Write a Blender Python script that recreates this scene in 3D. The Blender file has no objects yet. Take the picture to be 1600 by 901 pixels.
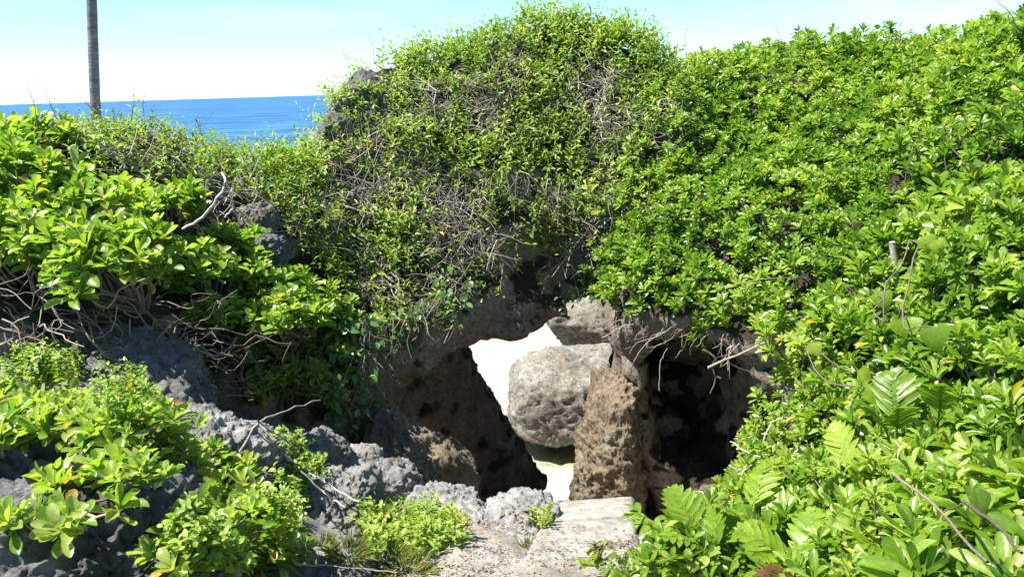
import bpy, math, random
import numpy as np
from mathutils import Vector, Matrix

# ---------------------------------------------------------------- camera, sky, sun, exposure
sc = bpy.context.scene
PW, PH, FPX = 1600.0, 901.0, 1256.0
EYE = np.array([0.0, 0.0, 3.0])
PITCH = math.atan(311 / 1256.0)
ROLL = math.radians(1.73)
cF = np.array([0, math.cos(PITCH), -math.sin(PITCH)])
r0 = np.array([1.0, 0, 0]); u0 = np.array([0, math.sin(PITCH), math.cos(PITCH)])
cR = r0 * math.cos(ROLL) - u0 * math.sin(ROLL)
cU = u0 * math.cos(ROLL) + r0 * math.sin(ROLL)
cam_d = bpy.data.cameras.new('camera')
cam_d.sensor_width = 36.0
cam_d.lens = 36.0 * FPX / PW
cam_d.clip_start = 0.05
cam_d.clip_end = 30000
cam = bpy.data.objects.new('camera', cam_d)
sc.collection.objects.link(cam)
M = Matrix.Identity(4)
for i in range(3):
    M[i][0] = cR[i]; M[i][1] = cU[i]; M[i][2] = -cF[i]; M[i][3] = EYE[i]
cam.matrix_world = M
sc.camera = cam

TO_SUN = np.array([-0.46, -0.12, 0.88]); TO_SUN /= np.linalg.norm(TO_SUN)
world = bpy.data.worlds.new('World'); sc.world = world; world.use_nodes = True
wn = world.node_tree.nodes; wl = world.node_tree.links
bg = wn['Background']
sky = wn.new('ShaderNodeTexSky'); sky.sky_type = 'NISHITA'; sky.sun_disc = False
sky.sun_elevation = math.asin(TO_SUN[2]); sky.sun_rotation = math.atan2(TO_SUN[0], TO_SUN[1])
sky.air_density = 1.0; sky.dust_density = 0.0; sky.ozone_density = 2.0
# thin high cloud streaks in the sky itself
tc = wn.new('ShaderNodeTexCoord'); mp = wn.new('ShaderNodeMapping')
mp.inputs['Scale'].default_value = (2.2, 2.2, 16.0)
cn = wn.new('ShaderNodeTexNoise'); cn.inputs['Scale'].default_value = 1.6; cn.inputs['Detail'].default_value = 6
cr = wn.new('ShaderNodeValToRGB'); cr.color_ramp.elements[0].position = 0.54; cr.color_ramp.elements[1].position = 0.8
cr.color_ramp.elements[1].color = (0.2, 0.2, 0.2, 1)
mx = wn.new('ShaderNodeMixRGB'); mx.inputs[2].default_value = (9.0, 9.3, 9.6, 1)
wl.new(tc.outputs['Generated'], mp.inputs['Vector']); wl.new(mp.outputs[0], cn.inputs['Vector'])
wl.new(cn.outputs['Fac'], cr.inputs[0]); wb = wn.new('ShaderNodeMixRGB'); wb.blend_type = 'MULTIPLY'; wb.inputs[0].default_value = 1.0; wb.inputs[2].default_value = (0.72, 0.98, 1.04, 1)   # the camera's cool white balance of the sky
wl.new(sky.outputs[0], wb.inputs[1])
wl.new(cr.outputs[0], mx.inputs[0]); wl.new(wb.outputs[0], mx.inputs[1])
wl.new(mx.outputs[0], bg.inputs['Color'])
bg.inputs['Strength'].default_value = 0.076
sun_d = bpy.data.lights.new('sun', 'SUN'); sun_d.energy = 5.0; sun_d.angle = math.radians(0.5)
sun_d.color = (1.0, 0.955, 0.88)
sun = bpy.data.objects.new('sun', sun_d); sc.collection.objects.link(sun)
sun.rotation_euler = Vector(TO_SUN).to_track_quat('Z', 'Y').to_euler()
sc.view_settings.view_transform = 'Standard'
sc.view_settings.look = 'None'
sc.view_settings.exposure = 1.5
sc.view_settings.gamma = 1.0
sc.view_settings.use_curve_mapping = False
sc.cycles.max_bounces = 8
sc.cycles.transparent_max_bounces = 8

rng = np.random.default_rng(7)


def at(px, py, Y):
    d = cF + cR * (px - PW / 2) / FPX - cU * (py - PH / 2) / FPX
    return EYE + d * (Y / d[1])


def project(P):
    v = P - EYE
    w = v @ cF
    w = np.where(np.abs(w) < 1e-6, 1e-6, w)
    px = PW / 2 + FPX * (v @ cR) / w
    py = PH / 2 - FPX * (v @ cU) / w
    return px, py, w


def inpoly(px, py, poly):
    ins = np.zeros(len(px), bool)
    n = len(poly)
    for i in range(n):
        x1, y1 = poly[i]; x2, y2 = poly[(i + 1) % n]
        c = (y1 > py) != (y2 > py)
        xx = (x2 - x1) * (py - y1) / ((y2 - y1) if y2 != y1 else 1e-9) + x1
        ins ^= c & (px < xx)
    return ins


# ---------------------------------------------------------------- noise
def _hash(ix, iy, iz, seed):
    h = (ix.astype(np.uint32) * np.uint32(374761393)) ^ (iy.astype(np.uint32) * np.uint32(668265263)) \
        ^ (iz.astype(np.uint32) * np.uint32(2147483647 - 101)) ^ np.uint32((seed * 974634541) & 0xffffffff)
    h = (h ^ (h >> np.uint32(13))) * np.uint32(1274126177)
    h = h ^ (h >> np.uint32(16))
    h = h * np.uint32(2246822519)
    return h ^ (h >> np.uint32(15))


_G = rng.normal(size=(256, 3)); _G /= np.linalg.norm(_G, axis=1)[:, None]


def noise(P, seed=0):
    I = np.floor(P).astype(np.int64); Fr = P - I
    w = Fr * Fr * Fr * (Fr * (Fr * 6 - 15) + 10)
    out = np.zeros(len(P))
    for dx in (0, 1):
        wx = w[:, 0] if dx else 1 - w[:, 0]
        for dy in (0, 1):
            wy = w[:, 1] if dy else 1 - w[:, 1]
            for dz in (0, 1):
                wz = w[:, 2] if dz else 1 - w[:, 2]
                g = _G[(_hash(I[:, 0] + dx, I[:, 1] + dy, I[:, 2] + dz, seed) & np.uint32(255)).astype(np.int64)]
                d = g[:, 0] * (Fr[:, 0] - dx) + g[:, 1] * (Fr[:, 1] - dy) + g[:, 2] * (Fr[:, 2] - dz)
                out += wx * wy * wz * d
    return out * 1.6


def fbm(P, octv=4, seed=0, gain=0.5, ridged=False):
    a = 1.0; s = np.zeros(len(P)); t = 0
    for o in range(octv):
        n = noise(P * (2.03 ** o), seed + o * 17)
        if ridged:
            n = 1 - 2.2 * np.abs(n)
        s += a * n; t += a; a *= gain
    return s / t


# ---------------------------------------------------------------- mesh helpers
def link(o):
    sc.collection.objects.link(o)
    return o


def mesh_obj(name, V, Fq, mat, parent=None, smooth=True, attrs=None):
    """V (n,3); Fq: list of arrays (m,3) or (m,4)."""
    if not isinstance(Fq, (list, tuple)):
        Fq = [Fq]
    Fq = [np.asarray(f, np.int32) for f in Fq if len(f)]
    me = bpy.data.meshes.new(name)
    me.vertices.add(len(V)); me.vertices.foreach_set('co', np.ascontiguousarray(V, np.float32).ravel())
    loops = np.concatenate([f.ravel() for f in Fq]); cnt = np.concatenate([np.full(len(f), f.shape[1], np.int32) for f in Fq])
    st = np.concatenate([[0], np.cumsum(cnt)[:-1]]).astype(np.int32)
    me.loops.add(len(loops)); me.loops.foreach_set('vertex_index', loops)
    me.polygons.add(len(cnt)); me.polygons.foreach_set('loop_start', st)
    try:
        me.polygons.foreach_set('loop_total', cnt)
    except Exception:
        pass
    me.polygons.foreach_set('use_smooth', np.full(len(cnt), smooth))
    for k, a in (attrs or {}).items():
        at_ = me.attributes.new(k, 'FLOAT', 'POINT'); at_.data.foreach_set('value', np.ascontiguousarray(a, np.float32))
    me.update(calc_edges=True); me.validate()
    o = bpy.data.objects.new(name, me)
    me.materials.append(mat)
    link(o)
    if parent is not None:
        o.parent = parent
    return o


def tag(o, label=None, cat=None, group=None, kind=None):
    if label: o['label'] = label
    if cat: o['category'] = cat
    if group: o['group'] = group
    if kind: o['kind'] = kind
    return o


def thing(name, loc, label, cat, group=None):
    o = bpy.data.objects.new(name, None); link(o)
    o.empty_display_size = 0.1
    o.location = tuple(float(c) for c in loc)
    bpy.context.view_layer.update()
    return tag(o, label, cat, group)


def rel(V, root):
    return V - np.array(root.location)[None, :]


def unit(v):
    v = np.asarray(v, float)
    return v / (np.linalg.norm(v, axis=-1, keepdims=True) + 1e-12)


class Tubes:
    def __init__(self, sides=5):
        self.V = []; self.F = []; self.A = []; self.n = 0; self.s = sides

    def add(self, pts, rad, tint=0.5):
        pts = np.asarray(pts, float); k = len(pts); s = self.s
        rad = np.broadcast_to(np.asarray(rad, float), (k,))
        t = unit(np.gradient(pts, axis=0))
        ref = np.array([0.31, 0.22, 0.93]) if abs(t[0] @ np.array([0.31, 0.22, 0.93])) < 0.9 else np.array([1.0, 0, 0])
        a = unit(np.cross(t, ref)); b = np.cross(t, a)
        th = np.arange(s) * 2 * math.pi / s
        ring = pts[:, None, :] + rad[:, None, None] * (a[:, None, :] * np.cos(th)[None, :, None] + b[:, None, :] * np.sin(th)[None, :, None])
        self.V.append(ring.reshape(-1, 3))
        i = np.arange(k - 1)[:, None] * s; j = np.arange(s)[None, :]; j2 = (j + 1) % s
        f = np.stack([i + j, i + j2, i + s + j2, i + s + j], -1).reshape(-1, 4) + self.n
        self.F.append(f)
        self.A.append(np.full(k * s, tint)); self.n += k * s

    def build(self, name, mat, parent=None, origin=None):
        V = np.concatenate(self.V)
        if parent is not None:
            V = rel(V, parent)
        return mesh_obj(name, V, np.concatenate(self.F), mat, parent, True, {'tint': np.concatenate(self.A)})


def wiggle(a, b, n=5, amp=0.08, sag=0.0):
    a = np.asarray(a, float); b = np.asarray(b, float)
    t = np.linspace(0, 1, n)[:, None]
    p = a + (b - a) * t
    L = np.linalg.norm(b - a)
    off = rng.normal(size=(n, 3)) * amp * L
    off[0] = 0; off[-1] = 0
    p = p + off
    p[:, 2] -= sag * (4 * t * (1 - t))[:, 0]
    # smooth subdivision
    if n > 2:
        q = np.empty((2 * n - 1, 3)); q[0::2] = p; q[1::2] = (p[:-1] + p[1:]) / 2
        r = q.copy(); r[1:-1] = (q[:-2] + 2 * q[1:-1] + q[2:]) / 4
        return r
    return p


# ---------------------------------------------------------------- leaves
def leaf_template(kind, segs=4, fold=0.25, curl=0.25):
    """unit leaf along +Y, normal +Z, width 1 (scaled later)"""
    t = np.linspace(0, 1, segs + 1)
    if kind == 'obovate':
        t = np.array([0, 0.28, 0.56, 0.80, 0.94, 1.0]) if segs >= 4 else np.array([0, 0.38, 0.76, 1.0]); segs = len(t) - 1
        w = np.interp(t, [0, 0.28, 0.38, 0.56, 0.76, 0.80, 0.94, 1], [0.07, 0.22, 0.29, 0.42, 0.5, 0.5, 0.36, 0.12 if segs > 4 else 0.2])
    elif kind == 'lance':
        w = np.interp(t, [0, 0.2, 0.45, 0.7, 1], [0.06, 0.36, 0.5, 0.36, 0.02])
    elif kind == 'round':
        w = np.interp(t, [0, 0.12, 0.35, 0.6, 0.85, 1], [0.1, 0.36, 0.5, 0.5, 0.32, 0.06])
    elif kind == 'heart':
        w = 0.56 * np.sin(np.pi * np.clip(t, 0, 1) ** 0.55) ** 0.75 * (1 - 0.25 * t) + 0.01
    elif kind == 'lobe':
        w = np.interp(t, [0, 0.25, 0.6, 0.85, 1], [0.5, 0.42, 0.36, 0.24, 0.03])
    th = curl * t
    y = np.where(curl != 0, np.sin(th) / (curl if curl else 1), t); z = -(1 - np.cos(th)) / (curl if curl else 1)
    V = []
    for i in range(segs + 1):
        V += [(-w[i], y[i], z[i] + w[i] * fold), (0, y[i], z[i]), (w[i], y[i], z[i] + w[i] * fold)]
    F = []
    for i in range(segs):
        a = i * 3
        F += [(a, a + 1, a + 4, a + 3), (a + 1, a + 2, a + 5, a + 4)]
    return np.array(V), np.array(F)


class Leaves:
    def __init__(self):
        self.V = []; self.F = []; self.T = []; self.n = 0

    def add(self, tmpl, org, d, nrm, length, width, tint):
        TV, TF = tmpl
        org = np.asarray(org, float); K = len(org)
        if K == 0: return
        d = unit(d); s = unit(np.cross(d, nrm)); nn = np.cross(s, d)
        L = np.broadcast_to(np.asarray(length, float), (K,)); Wd = np.broadcast_to(np.asarray(width, float), (K,))
        V = org[:, None, :] + s[:, None, :] * (TV[None, :, 0:1] * Wd[:, None, None]) + d[:, None, :] * (TV[None, :, 1:2] * L[:, None, None]) \
            + nn[:, None, :] * (TV[None, :, 2:3] * L[:, None, None])
        m = len(TV)
        F = (TF[None] + (np.arange(K) * m)[:, None, None]).reshape(-1, 4) + self.n
        self.V.append(V.reshape(-1, 3)); self.F.append(F)
        self.T.append(np.repeat(np.broadcast_to(np.asarray(tint, float), (K,)), m)); self.n += K * m

    def build(self, name, mat, parent=None):
        V = np.concatenate(self.V)
        if parent is not None:
            V = rel(V, parent)
        return mesh_obj(name, V, np.concatenate(self.F), mat, parent, True, {'tint': np.concatenate(self.T)})


OB = [leaf_template('obovate', 4, f, c) for f, c in ((0.25, 0.2), (0.4, 0.5), (0.15, -0.3), (0.3, 0.85))]
OB3 = [leaf_template('obovate', 3, f, c) for f, c in ((0.25, 0.2), (0.4, 0.5), (0.15, -0.3))]
LN = [leaf_template('lance', 2, f, c) for f, c in ((0.3, 0.2), (0.2, 0.5), (0.35, -0.2))]
RD = [leaf_template('round', 4, f, c) for f, c in ((0.2, 0.3), (0.3, 0.6), (0.1, 0.0))]
HT = [leaf_template('heart', 9, f, c) for f, c in ((0.25, 0.5), (0.35, 0.8))]


def basis(ax):
    ax = unit(ax)
    ref = np.where(np.abs(ax[:, 2:3]) < 0.9, np.array([[0, 0, 1.0]]), np.array([[1.0, 0, 0]]))
    u = unit(np.cross(ax, ref)); v = np.cross(ax, u)
    return u, v


def rosettes(LV, P, axis, leaf_len, tmpls, nl=(9, 14), wratio=0.42, tint0=0.45, tsd=0.13, yellow=0.012):
    """whorls of leaves round shoot tips, one call for many tips"""
    P = np.asarray(P); K = len(P)
    if K == 0: return
    axis = unit(axis); u, v = basis(axis)
    Ls = np.broadcast_to(np.asarray(leaf_len, float), (K,))
    nmax = nl[1]
    cnt = rng.integers(nl[0], nl[1] + 1, K)
    base_t = rng.normal(tint0, tsd * 0.6, K)
    ph0 = rng.uniform(0, 6.28, K)
    for k in range(nmax):
        m = cnt > k
        if not m.any(): continue
        f = (k + 0.5) / cnt[m]
        phi = np.radians(14 + 70 * f ** 0.9 + rng.normal(0, 10, m.sum()))
        az = ph0[m] + k * 2.399 + rng.normal(0, 0.18, m.sum())
        rad = u[m] * np.cos(az)[:, None] + v[m] * np.sin(az)[:, None]
        a = axis[m]
        d = a * np.cos(phi)[:, None] + rad * np.sin(phi)[:, None]
        n = a * np.sin(phi)[:, None] - rad * np.cos(phi)[:, None]
        n = n + rng.normal(0, 0.18, n.shape)
        L = Ls[m] * np.interp(f, [0, 0.25, 0.6, 1], [0.55, 0.85, 1.0, 0.9]) * rng.uniform(0.8, 1.15, m.sum())
        org = P[m] - a * (L * 0.35 * f)[:, None]
        t = base_t[m] + rng.normal(0, tsd, m.sum()) + (0.5 - f) * 0.18
        t = np.clip(t, 0.02, 0.84)
        yl = rng.random(m.sum()) < yellow * (0.3 + 1.6 * f)
        t = np.where(yl, rng.uniform(0.9, 1.0, m.sum()), t)
        sel = rng.integers(0, len(tmpls), m.sum())
        for q in range(len(tmpls)):
            w = sel == q
            LV.add(tmpls[q], org[w], d[w], n[w], L[w], L[w] * wratio * rng.uniform(0.85, 1.15, w.sum()), t[w])


# ---------------------------------------------------------------- materials
def newmat(name):
    m = bpy.data.materials.new(name); m.use_nodes = True
    nt = m.node_tree; b = nt.nodes['Principled BSDF']
    return m, nt, b


def ramp(nt, stops):
    r = nt.nodes.new('ShaderNodeValToRGB'); cr = r.color_ramp
    while len(cr.elements) < len(stops): cr.elements.new(0.5)
    for e, (p, c) in zip(cr.elements, stops):
        e.position = p; e.color = (*c, 1)
    return r


def texnoise(nt, scale, detail=6, rough=0.6, vec=None, dist=0.0):
    n = nt.nodes.new('ShaderNodeTexNoise'); n.inputs['Scale'].default_value = scale
    n.inputs['Detail'].default_value = detail; n.inputs['Roughness'].default_value = rough
    n.inputs['Distortion'].default_value = dist
    if vec is not None: nt.links.new(vec, n.inputs['Vector'])
    return n


def mixc(nt, fac, a, b, mode='MIX'):
    m = nt.nodes.new('ShaderNodeMixRGB'); m.blend_type = mode
    for i, x in enumerate((fac, a, b)):
        if isinstance(x, (int, float)): m.inputs[i].default_value = x
        elif isinstance(x, tuple): m.inputs[i].default_value = (*x, 1)
        else: nt.links.new(x, m.inputs[i])
    return m.outputs[0]


def leaf_mat(name, stops, rough=0.27, trans=0.50, tcol=(1.2, 1.35, 0.4), spec=0.5):
    m, nt, b = newmat(name)
    a = nt.nodes.new('ShaderNodeAttribute'); a.attribute_name = 'tint'
    r = ramp(nt, stops); nt.links.new(a.outputs['Fac'], r.inputs[0])
    g = nt.nodes.new('ShaderNodeNewGeometry')
    n = texnoise(nt, 55, 3, 0.6, g.outputs['Position'])
    nr = ramp(nt, [(0.35, (0.78, 0.78, 0.78)), (0.7, (1.12, 1.12, 1.12))]); nt.links.new(n.outputs['Fac'], nr.inputs[0])
    col = mixc(nt, 1.0, r.outputs[0], nr.outputs[0], 'MULTIPLY')
    # the underside of a leaf is paler and duller
    under = mixc(nt, 0.35, col, (0.20, 0.26, 0.09))
    col2 = mixc(nt, g.outputs['Backfacing'], col, under)
    nt.links.new(col2, b.inputs['Base Color'])
    b.inputs['Roughness'].default_value = rough
    b.inputs['Specular IOR Level'].default_value = spec
    bp = nt.nodes.new('ShaderNodeBump'); bp.inputs['Strength'].default_value = 0.15; bp.inputs['Distance'].default_value = 0.01
    nt.links.new(n.outputs['Fac'], bp.inputs['Height']); nt.links.new(bp.outputs[0], b.inputs['Normal'])
    t = nt.nodes.new('ShaderNodeBsdfTranslucent')
    tcn = mixc(nt, 1.0, col, tcol, 'MULTIPLY')
    nt.links.new(tcn, t.inputs['Color'])
    mxs = nt.nodes.new('ShaderNodeMixShader'); mxs.inputs[0].default_value = trans
    out = nt.nodes['Material Output']
    nt.links.new(b.outputs[0], mxs.inputs[1]); nt.links.new(t.outputs[0], mxs.inputs[2]); nt.links.new(mxs.outputs[0], out.inputs[0])
    return m


M_NAUP = leaf_mat('naupaka_leaf', [(0.0, (0.045, 0.10, 0.012)), (0.3, (0.11, 0.215, 0.022)), (0.55, (0.215, 0.345, 0.04)), (0.8, (0.38, 0.46, 0.11)),
                                   (0.88, (0.42, 0.46, 0.12)), (0.92, (0.52, 0.44, 0.06)), (0.97, (0.5, 0.36, 0.06)), (1.0, (0.34, 0.19, 0.06))])
M_CREEP = leaf_mat('creeper_leaf', [(0.0, (0.04, 0.10, 0.012)), (0.3, (0.13, 0.235, 0.025)), (0.55, (0.245, 0.36, 0.04)), (0.8, (0.38, 0.47, 0.09)),
                                    (0.92, (0.45, 0.34, 0.04)), (1.0, (0.30, 0.16, 0.04))], rough=0.5, trans=0.42)
M_FERN = leaf_mat('fern_leaf', [(0.0, (0.075, 0.16, 0.014)), (0.5, (0.19, 0.30, 0.022)), (0.85, (0.32, 0.42, 0.05)), (0.93, (0.17, 0.08, 0.03)), (1.0, (0.12, 0.055, 0.025))], rough=0.4, trans=0.42)
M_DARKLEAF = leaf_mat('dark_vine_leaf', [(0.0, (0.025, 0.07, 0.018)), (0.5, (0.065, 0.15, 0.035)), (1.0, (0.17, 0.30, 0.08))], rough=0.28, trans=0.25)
M_GRASS = leaf_mat('grass_blade', [(0.0, (0.08, 0.14, 0.02)), (0.5, (0.18, 0.22, 0.05)), (0.8, (0.30, 0.28, 0.10)), (1.0, (0.42, 0.34, 0.17))], rough=0.6, trans=0.35)
M_DRYLEAF = leaf_mat('dry_leaf', [(0.0, (0.10, 0.06, 0.035)), (0.5, (0.24, 0.15, 0.08)), (1.0, (0.42, 0.30, 0.17))], rough=0.8, trans=0.1, tcol=(1, 0.8, 0.5))


def stem_mat(name, stops, rough=0.8):
    m, nt, b = newmat(name)
    a = nt.nodes.new('ShaderNodeAttribute'); a.attribute_name = 'tint'
    r = ramp(nt, stops); nt.links.new(a.outputs['Fac'], r.inputs[0])
    g = nt.nodes.new('ShaderNodeNewGeometry')
    n = texnoise(nt, 60, 4, 0.6, g.outputs['Position'])
    nr = ramp(nt, [(0.3, (0.6, 0.6, 0.6)), (0.7, (1.2, 1.2, 1.2))]); nt.links.new(n.outputs['Fac'], nr.inputs[0])
    nt.links.new(mixc(nt, 1.0, r.outputs[0], nr.outputs[0], 'MULTIPLY'), b.inputs['Base Color'])
    b.inputs['Roughness'].default_value = rough
    return m


M_STEM = stem_mat('shrub_stem', [(0.0, (0.06, 0.042, 0.03)), (0.5, (0.17, 0.13, 0.095)), (1.0, (0.36, 0.30, 0.24))])
M_TWIG = stem_mat('dry_twig', [(0.0, (0.13, 0.10, 0.08)), (0.5, (0.30, 0.245, 0.20)), (1.0, (0.52, 0.46, 0.41))])
M_DRIFT = stem_mat('bleached_wood', [(0.0, (0.22, 0.19, 0.17)), (0.5, (0.42, 0.39, 0.36)), (1.0, (0.6, 0.57, 0.53))])


def rock_mat(name, dark, mid, light, ochre=0.25, ocol=(0.20, 0.15, 0.10), scale=1.0, bump=1.0, soil=False, pits=0.9):
    m, nt, b = newmat(name)
    g = nt.nodes.new('ShaderNodeNewGeometry'); pos = g.outputs['Position']
    n1 = texnoise(nt, 2.2 * scale, 7, 0.65, pos, 0.4)
    r1 = ramp(nt, [(0.30, dark), (0.5, mid), (0.70, light)]); nt.links.new(n1.outputs['Fac'], r1.inputs[0])
    n2 = texnoise(nt, 14 * scale, 6, 0.7, pos, 0.3)
    r2 = ramp(nt, [(0.32, (0.55, 0.55, 0.55)), (0.55, (1.0, 1.0, 1.0)), (0.72, (1.3, 1.3, 1.28))]); nt.links.new(n2.outputs['Fac'], r2.inputs[0])
    col = mixc(nt, 1.0, r1.outputs[0], r2.outputs[0], 'MULTIPLY')
    n3 = texnoise(nt, 1.3 * scale, 4, 0.6, pos, 0.8)
    r3 = ramp(nt, [(0.5 - ochre * 0.5, (0, 0, 0)), (0.72 - ochre * 0.35, (1, 1, 1))]); nt.links.new(n3.outputs['Fac'], r3.inputs[0])
    fo = nt.nodes.new('ShaderNodeMath'); fo.operation = 'MULTIPLY'; fo.inputs[1].default_value = min(1.0, ochre * 1.6)
    nt.links.new(r3.outputs[0], fo.inputs[0])
    col = mixc(nt, fo.outputs[0], col, mixc(nt, 1.0, ocol, r2.outputs[0], 'MULTIPLY'))
    # dark solution pits
    v = nt.nodes.new('ShaderNodeTexVoronoi'); v.inputs['Scale'].default_value = 17 * scale; v.inputs['Randomness'].default_value = 1
    nz = texnoise(nt, 9, 3, 0.6, pos)
    wv = mixc(nt, 0.12, pos, nz.outputs['Color'], 'ADD'); nt.links.new(wv, v.inputs['Vector'])
    rv = ramp(nt, [(0.10, (0.32, 0.31, 0.30)), (0.30, (1, 1, 1))]); nt.links.new(v.outputs['Distance'], rv.inputs[0])
    col = mixc(nt, pits, col, mixc(nt, 1.0, col, rv.outputs[0], 'MULTIPLY'))
    if soil:
        sx = nt.nodes.new('ShaderNodeSeparateXYZ'); nt.links.new(g.outputs['Normal'], sx.inputs[0])
        ns = texnoise(nt, 3, 5, 0.6, pos)
        ad = nt.nodes.new('ShaderNodeMath'); ad.operation = 'ADD'; nt.links.new(sx.outputs['Z'], ad.inputs[0]); nt.links.new(ns.outputs['Fac'], ad.inputs[1])
        rs = ramp(nt, [(0.70, (0, 0, 0)), (0.92, (1, 1, 1))]); nt.links.new(ad.outputs[0], rs.inputs[0])
        n5 = texnoise(nt, 38, 5, 0.7, pos)
        r5 = ramp(nt, [(0.3, (0.018, 0.015, 0.010)), (0.55, (0.045, 0.036, 0.025)), (0.75, (0.10, 0.08, 0.055))]); nt.links.new(n5.outputs['Fac'], r5.inputs[0])
        col = mixc(nt, rs.outputs[0], col, r5.outputs[0])
    nt.links.new(col, b.inputs['Base Color'])
    b.inputs['Roughness'].default_value = 0.92
    b.inputs['Specular IOR Level'].default_value = 0.2
    hn = texnoise(nt, 26 * scale, 8, 0.72, pos, 0.2)
    mh = nt.nodes.new('ShaderNodeMath'); mh.operation = 'MULTIPLY_ADD'; mh.inputs[1].default_value = 0.55
    nt.links.new(rv.outputs[0], mh.inputs[0]); nt.links.new(hn.outputs['Fac'], mh.inputs[2])
    bp = nt.nodes.new('ShaderNodeBump'); bp.inputs['Strength'].default_value = 0.85 * bump; bp.inputs['Distance'].default_value = 0.035
    nt.links.new(mh.outputs[0], bp.inputs['Height']); nt.links.new(bp.outputs[0], b.inputs['Normal'])
    return m


M_HILL = rock_mat('hill_rock', (0.13, 0.113, 0.094), (0.24, 0.212, 0.176), (0.40, 0.365, 0.31), 0.28, (0.25, 0.17, 0.105), 1.3, 1.3, soil=True)
M_GREY = rock_mat('grey_limestone', (0.125, 0.12, 0.115), (0.225, 0.22, 0.21), (0.36, 0.355, 0.345), 0.08, (0.2, 0.17, 0.13))
M_DARK = rock_mat('dark_limestone', (0.075, 0.073, 0.072), (0.135, 0.132, 0.13), (0.235, 0.23, 0.225), 0.05, (0.12, 0.11, 0.1), 1.3)
M_PALE = rock_mat('pale_limestone', (0.15, 0.147, 0.14), (0.26, 0.256, 0.248), (0.40, 0.396, 0.388), 0.12, (0.25, 0.2, 0.14), 1.2)
M_BOULD = rock_mat('boulder_limestone', (0.12, 0.112, 0.094), (0.205, 0.195, 0.17), (0.32, 0.31, 0.29), 0.25, (0.25, 0.20, 0.13), 1.0, 1.0, pits=0.8)
M_BROWN = rock_mat('brown_limestone', (0.11, 0.09, 0.065), (0.20, 0.165, 0.12), (0.32, 0.28, 0.22), 0.3, (0.26, 0.19, 0.115), 1.3, 1.2)

M_SHADE = rock_mat('shaded_limestone', (0.09, 0.082, 0.07), (0.165, 0.15, 0.13), (0.30, 0.285, 0.26), 0.2, (0.17, 0.125, 0.085), 1.3, 1.2)  # darker copy of the grey limestone, with shade put into its colour

# ground
M_GROUND, nt, b = newmat('ground_dirt')
g_ = nt.nodes.new('ShaderNodeNewGeometry'); pos = g_.outputs['Position']
n1 = texnoise(nt, 2.2, 6, 0.65, pos); n2 = texnoise(nt, 70, 5, 0.75, pos); n3 = texnoise(nt, 16, 6, 0.7, pos)
r1 = ramp(nt, [(0.32, (0.22, 0.195, 0.165)), (0.5, (0.31, 0.285, 0.25)), (0.68, (0.40, 0.38, 0.345))]); nt.links.new(n1.outputs['Fac'], r1.inputs[0])
r2 = ramp(nt, [(0.3, (0.58, 0.56, 0.54)), (0.52, (1, 1, 1)), (0.72, (1.25, 1.24, 1.22))]); nt.links.new(n2.outputs['Fac'], r2.inputs[0])
r3 = ramp(nt, [(0.35, (0.7, 0.66, 0.6)), (0.62, (1.1, 1.1, 1.1))]); nt.links.new(n3.outputs['Fac'], r3.inputs[0])
c = mixc(nt, 1.0, mixc(nt, 1.0, r1.outputs[0], r2.outputs[0], 'MULTIPLY'), r3.outputs[0], 'MULTIPLY')
at_n = nt.nodes.new('ShaderNodeAttribute'); at_n.attribute_name = 'rocky'
n6 = texnoise(nt, 4, 6, 0.7, pos)
r6 = ramp(nt, [(0.32, (0.085, 0.083, 0.08)), (0.52, (0.17, 0.165, 0.16)), (0.7, (0.31, 0.30, 0.29))]); nt.links.new(n6.outputs['Fac'], r6.inputs[0])
c = mixc(nt, at_n.outputs['Fac'], c, mixc(nt, 1.0, r6.outputs[0], r3.outputs[0], 'MULTIPLY'))
nt.links.new(c, b.inputs['Base Color']); b.inputs['Roughness'].default_value = 0.95
bp = nt.nodes.new('ShaderNodeBump'); bp.inputs['Strength'].default_value = 0.8; bp.inputs['Distance'].default_value = 0.015
nt.links.new(n2.outputs['Fac'], bp.inputs['Height']); nt.links.new(bp.outputs[0], b.inputs['Normal'])

M_SAND, nt, b = newmat('white_sand')
g_ = nt.nodes.new('ShaderNodeNewGeometry'); pos = g_.outputs['Position']
n1 = texnoise(nt, 1.2, 5, 0.6, pos); n2 = texnoise(nt, 22, 5, 0.7, pos)
r1 = ramp(nt, [(0.3, (0.29, 0.265, 0.215)), (0.6, (0.40, 0.375, 0.315))]); nt.links.new(n1.outputs['Fac'], r1.inputs[0])
r2 = ramp(nt, [(0.32, (0.62, 0.60, 0.57)), (0.55, (1.05, 1.05, 1.05))]); nt.links.new(n2.outputs['Fac'], r2.inputs[0])
nt.links.new(mixc(nt, 1.0, r1.outputs[0], r2.outputs[0], 'MULTIPLY'), b.inputs['Base Color']); b.inputs['Roughness'].default_value = 0.95
bp = nt.nodes.new('ShaderNodeBump'); bp.inputs['Strength'].default_value = 0.5; bp.inputs['Distance'].default_value = 0.05
nt.links.new(n2.outputs['Fac'], bp.inputs['Height']); nt.links.new(bp.outputs[0], b.inputs['Normal'])

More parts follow.
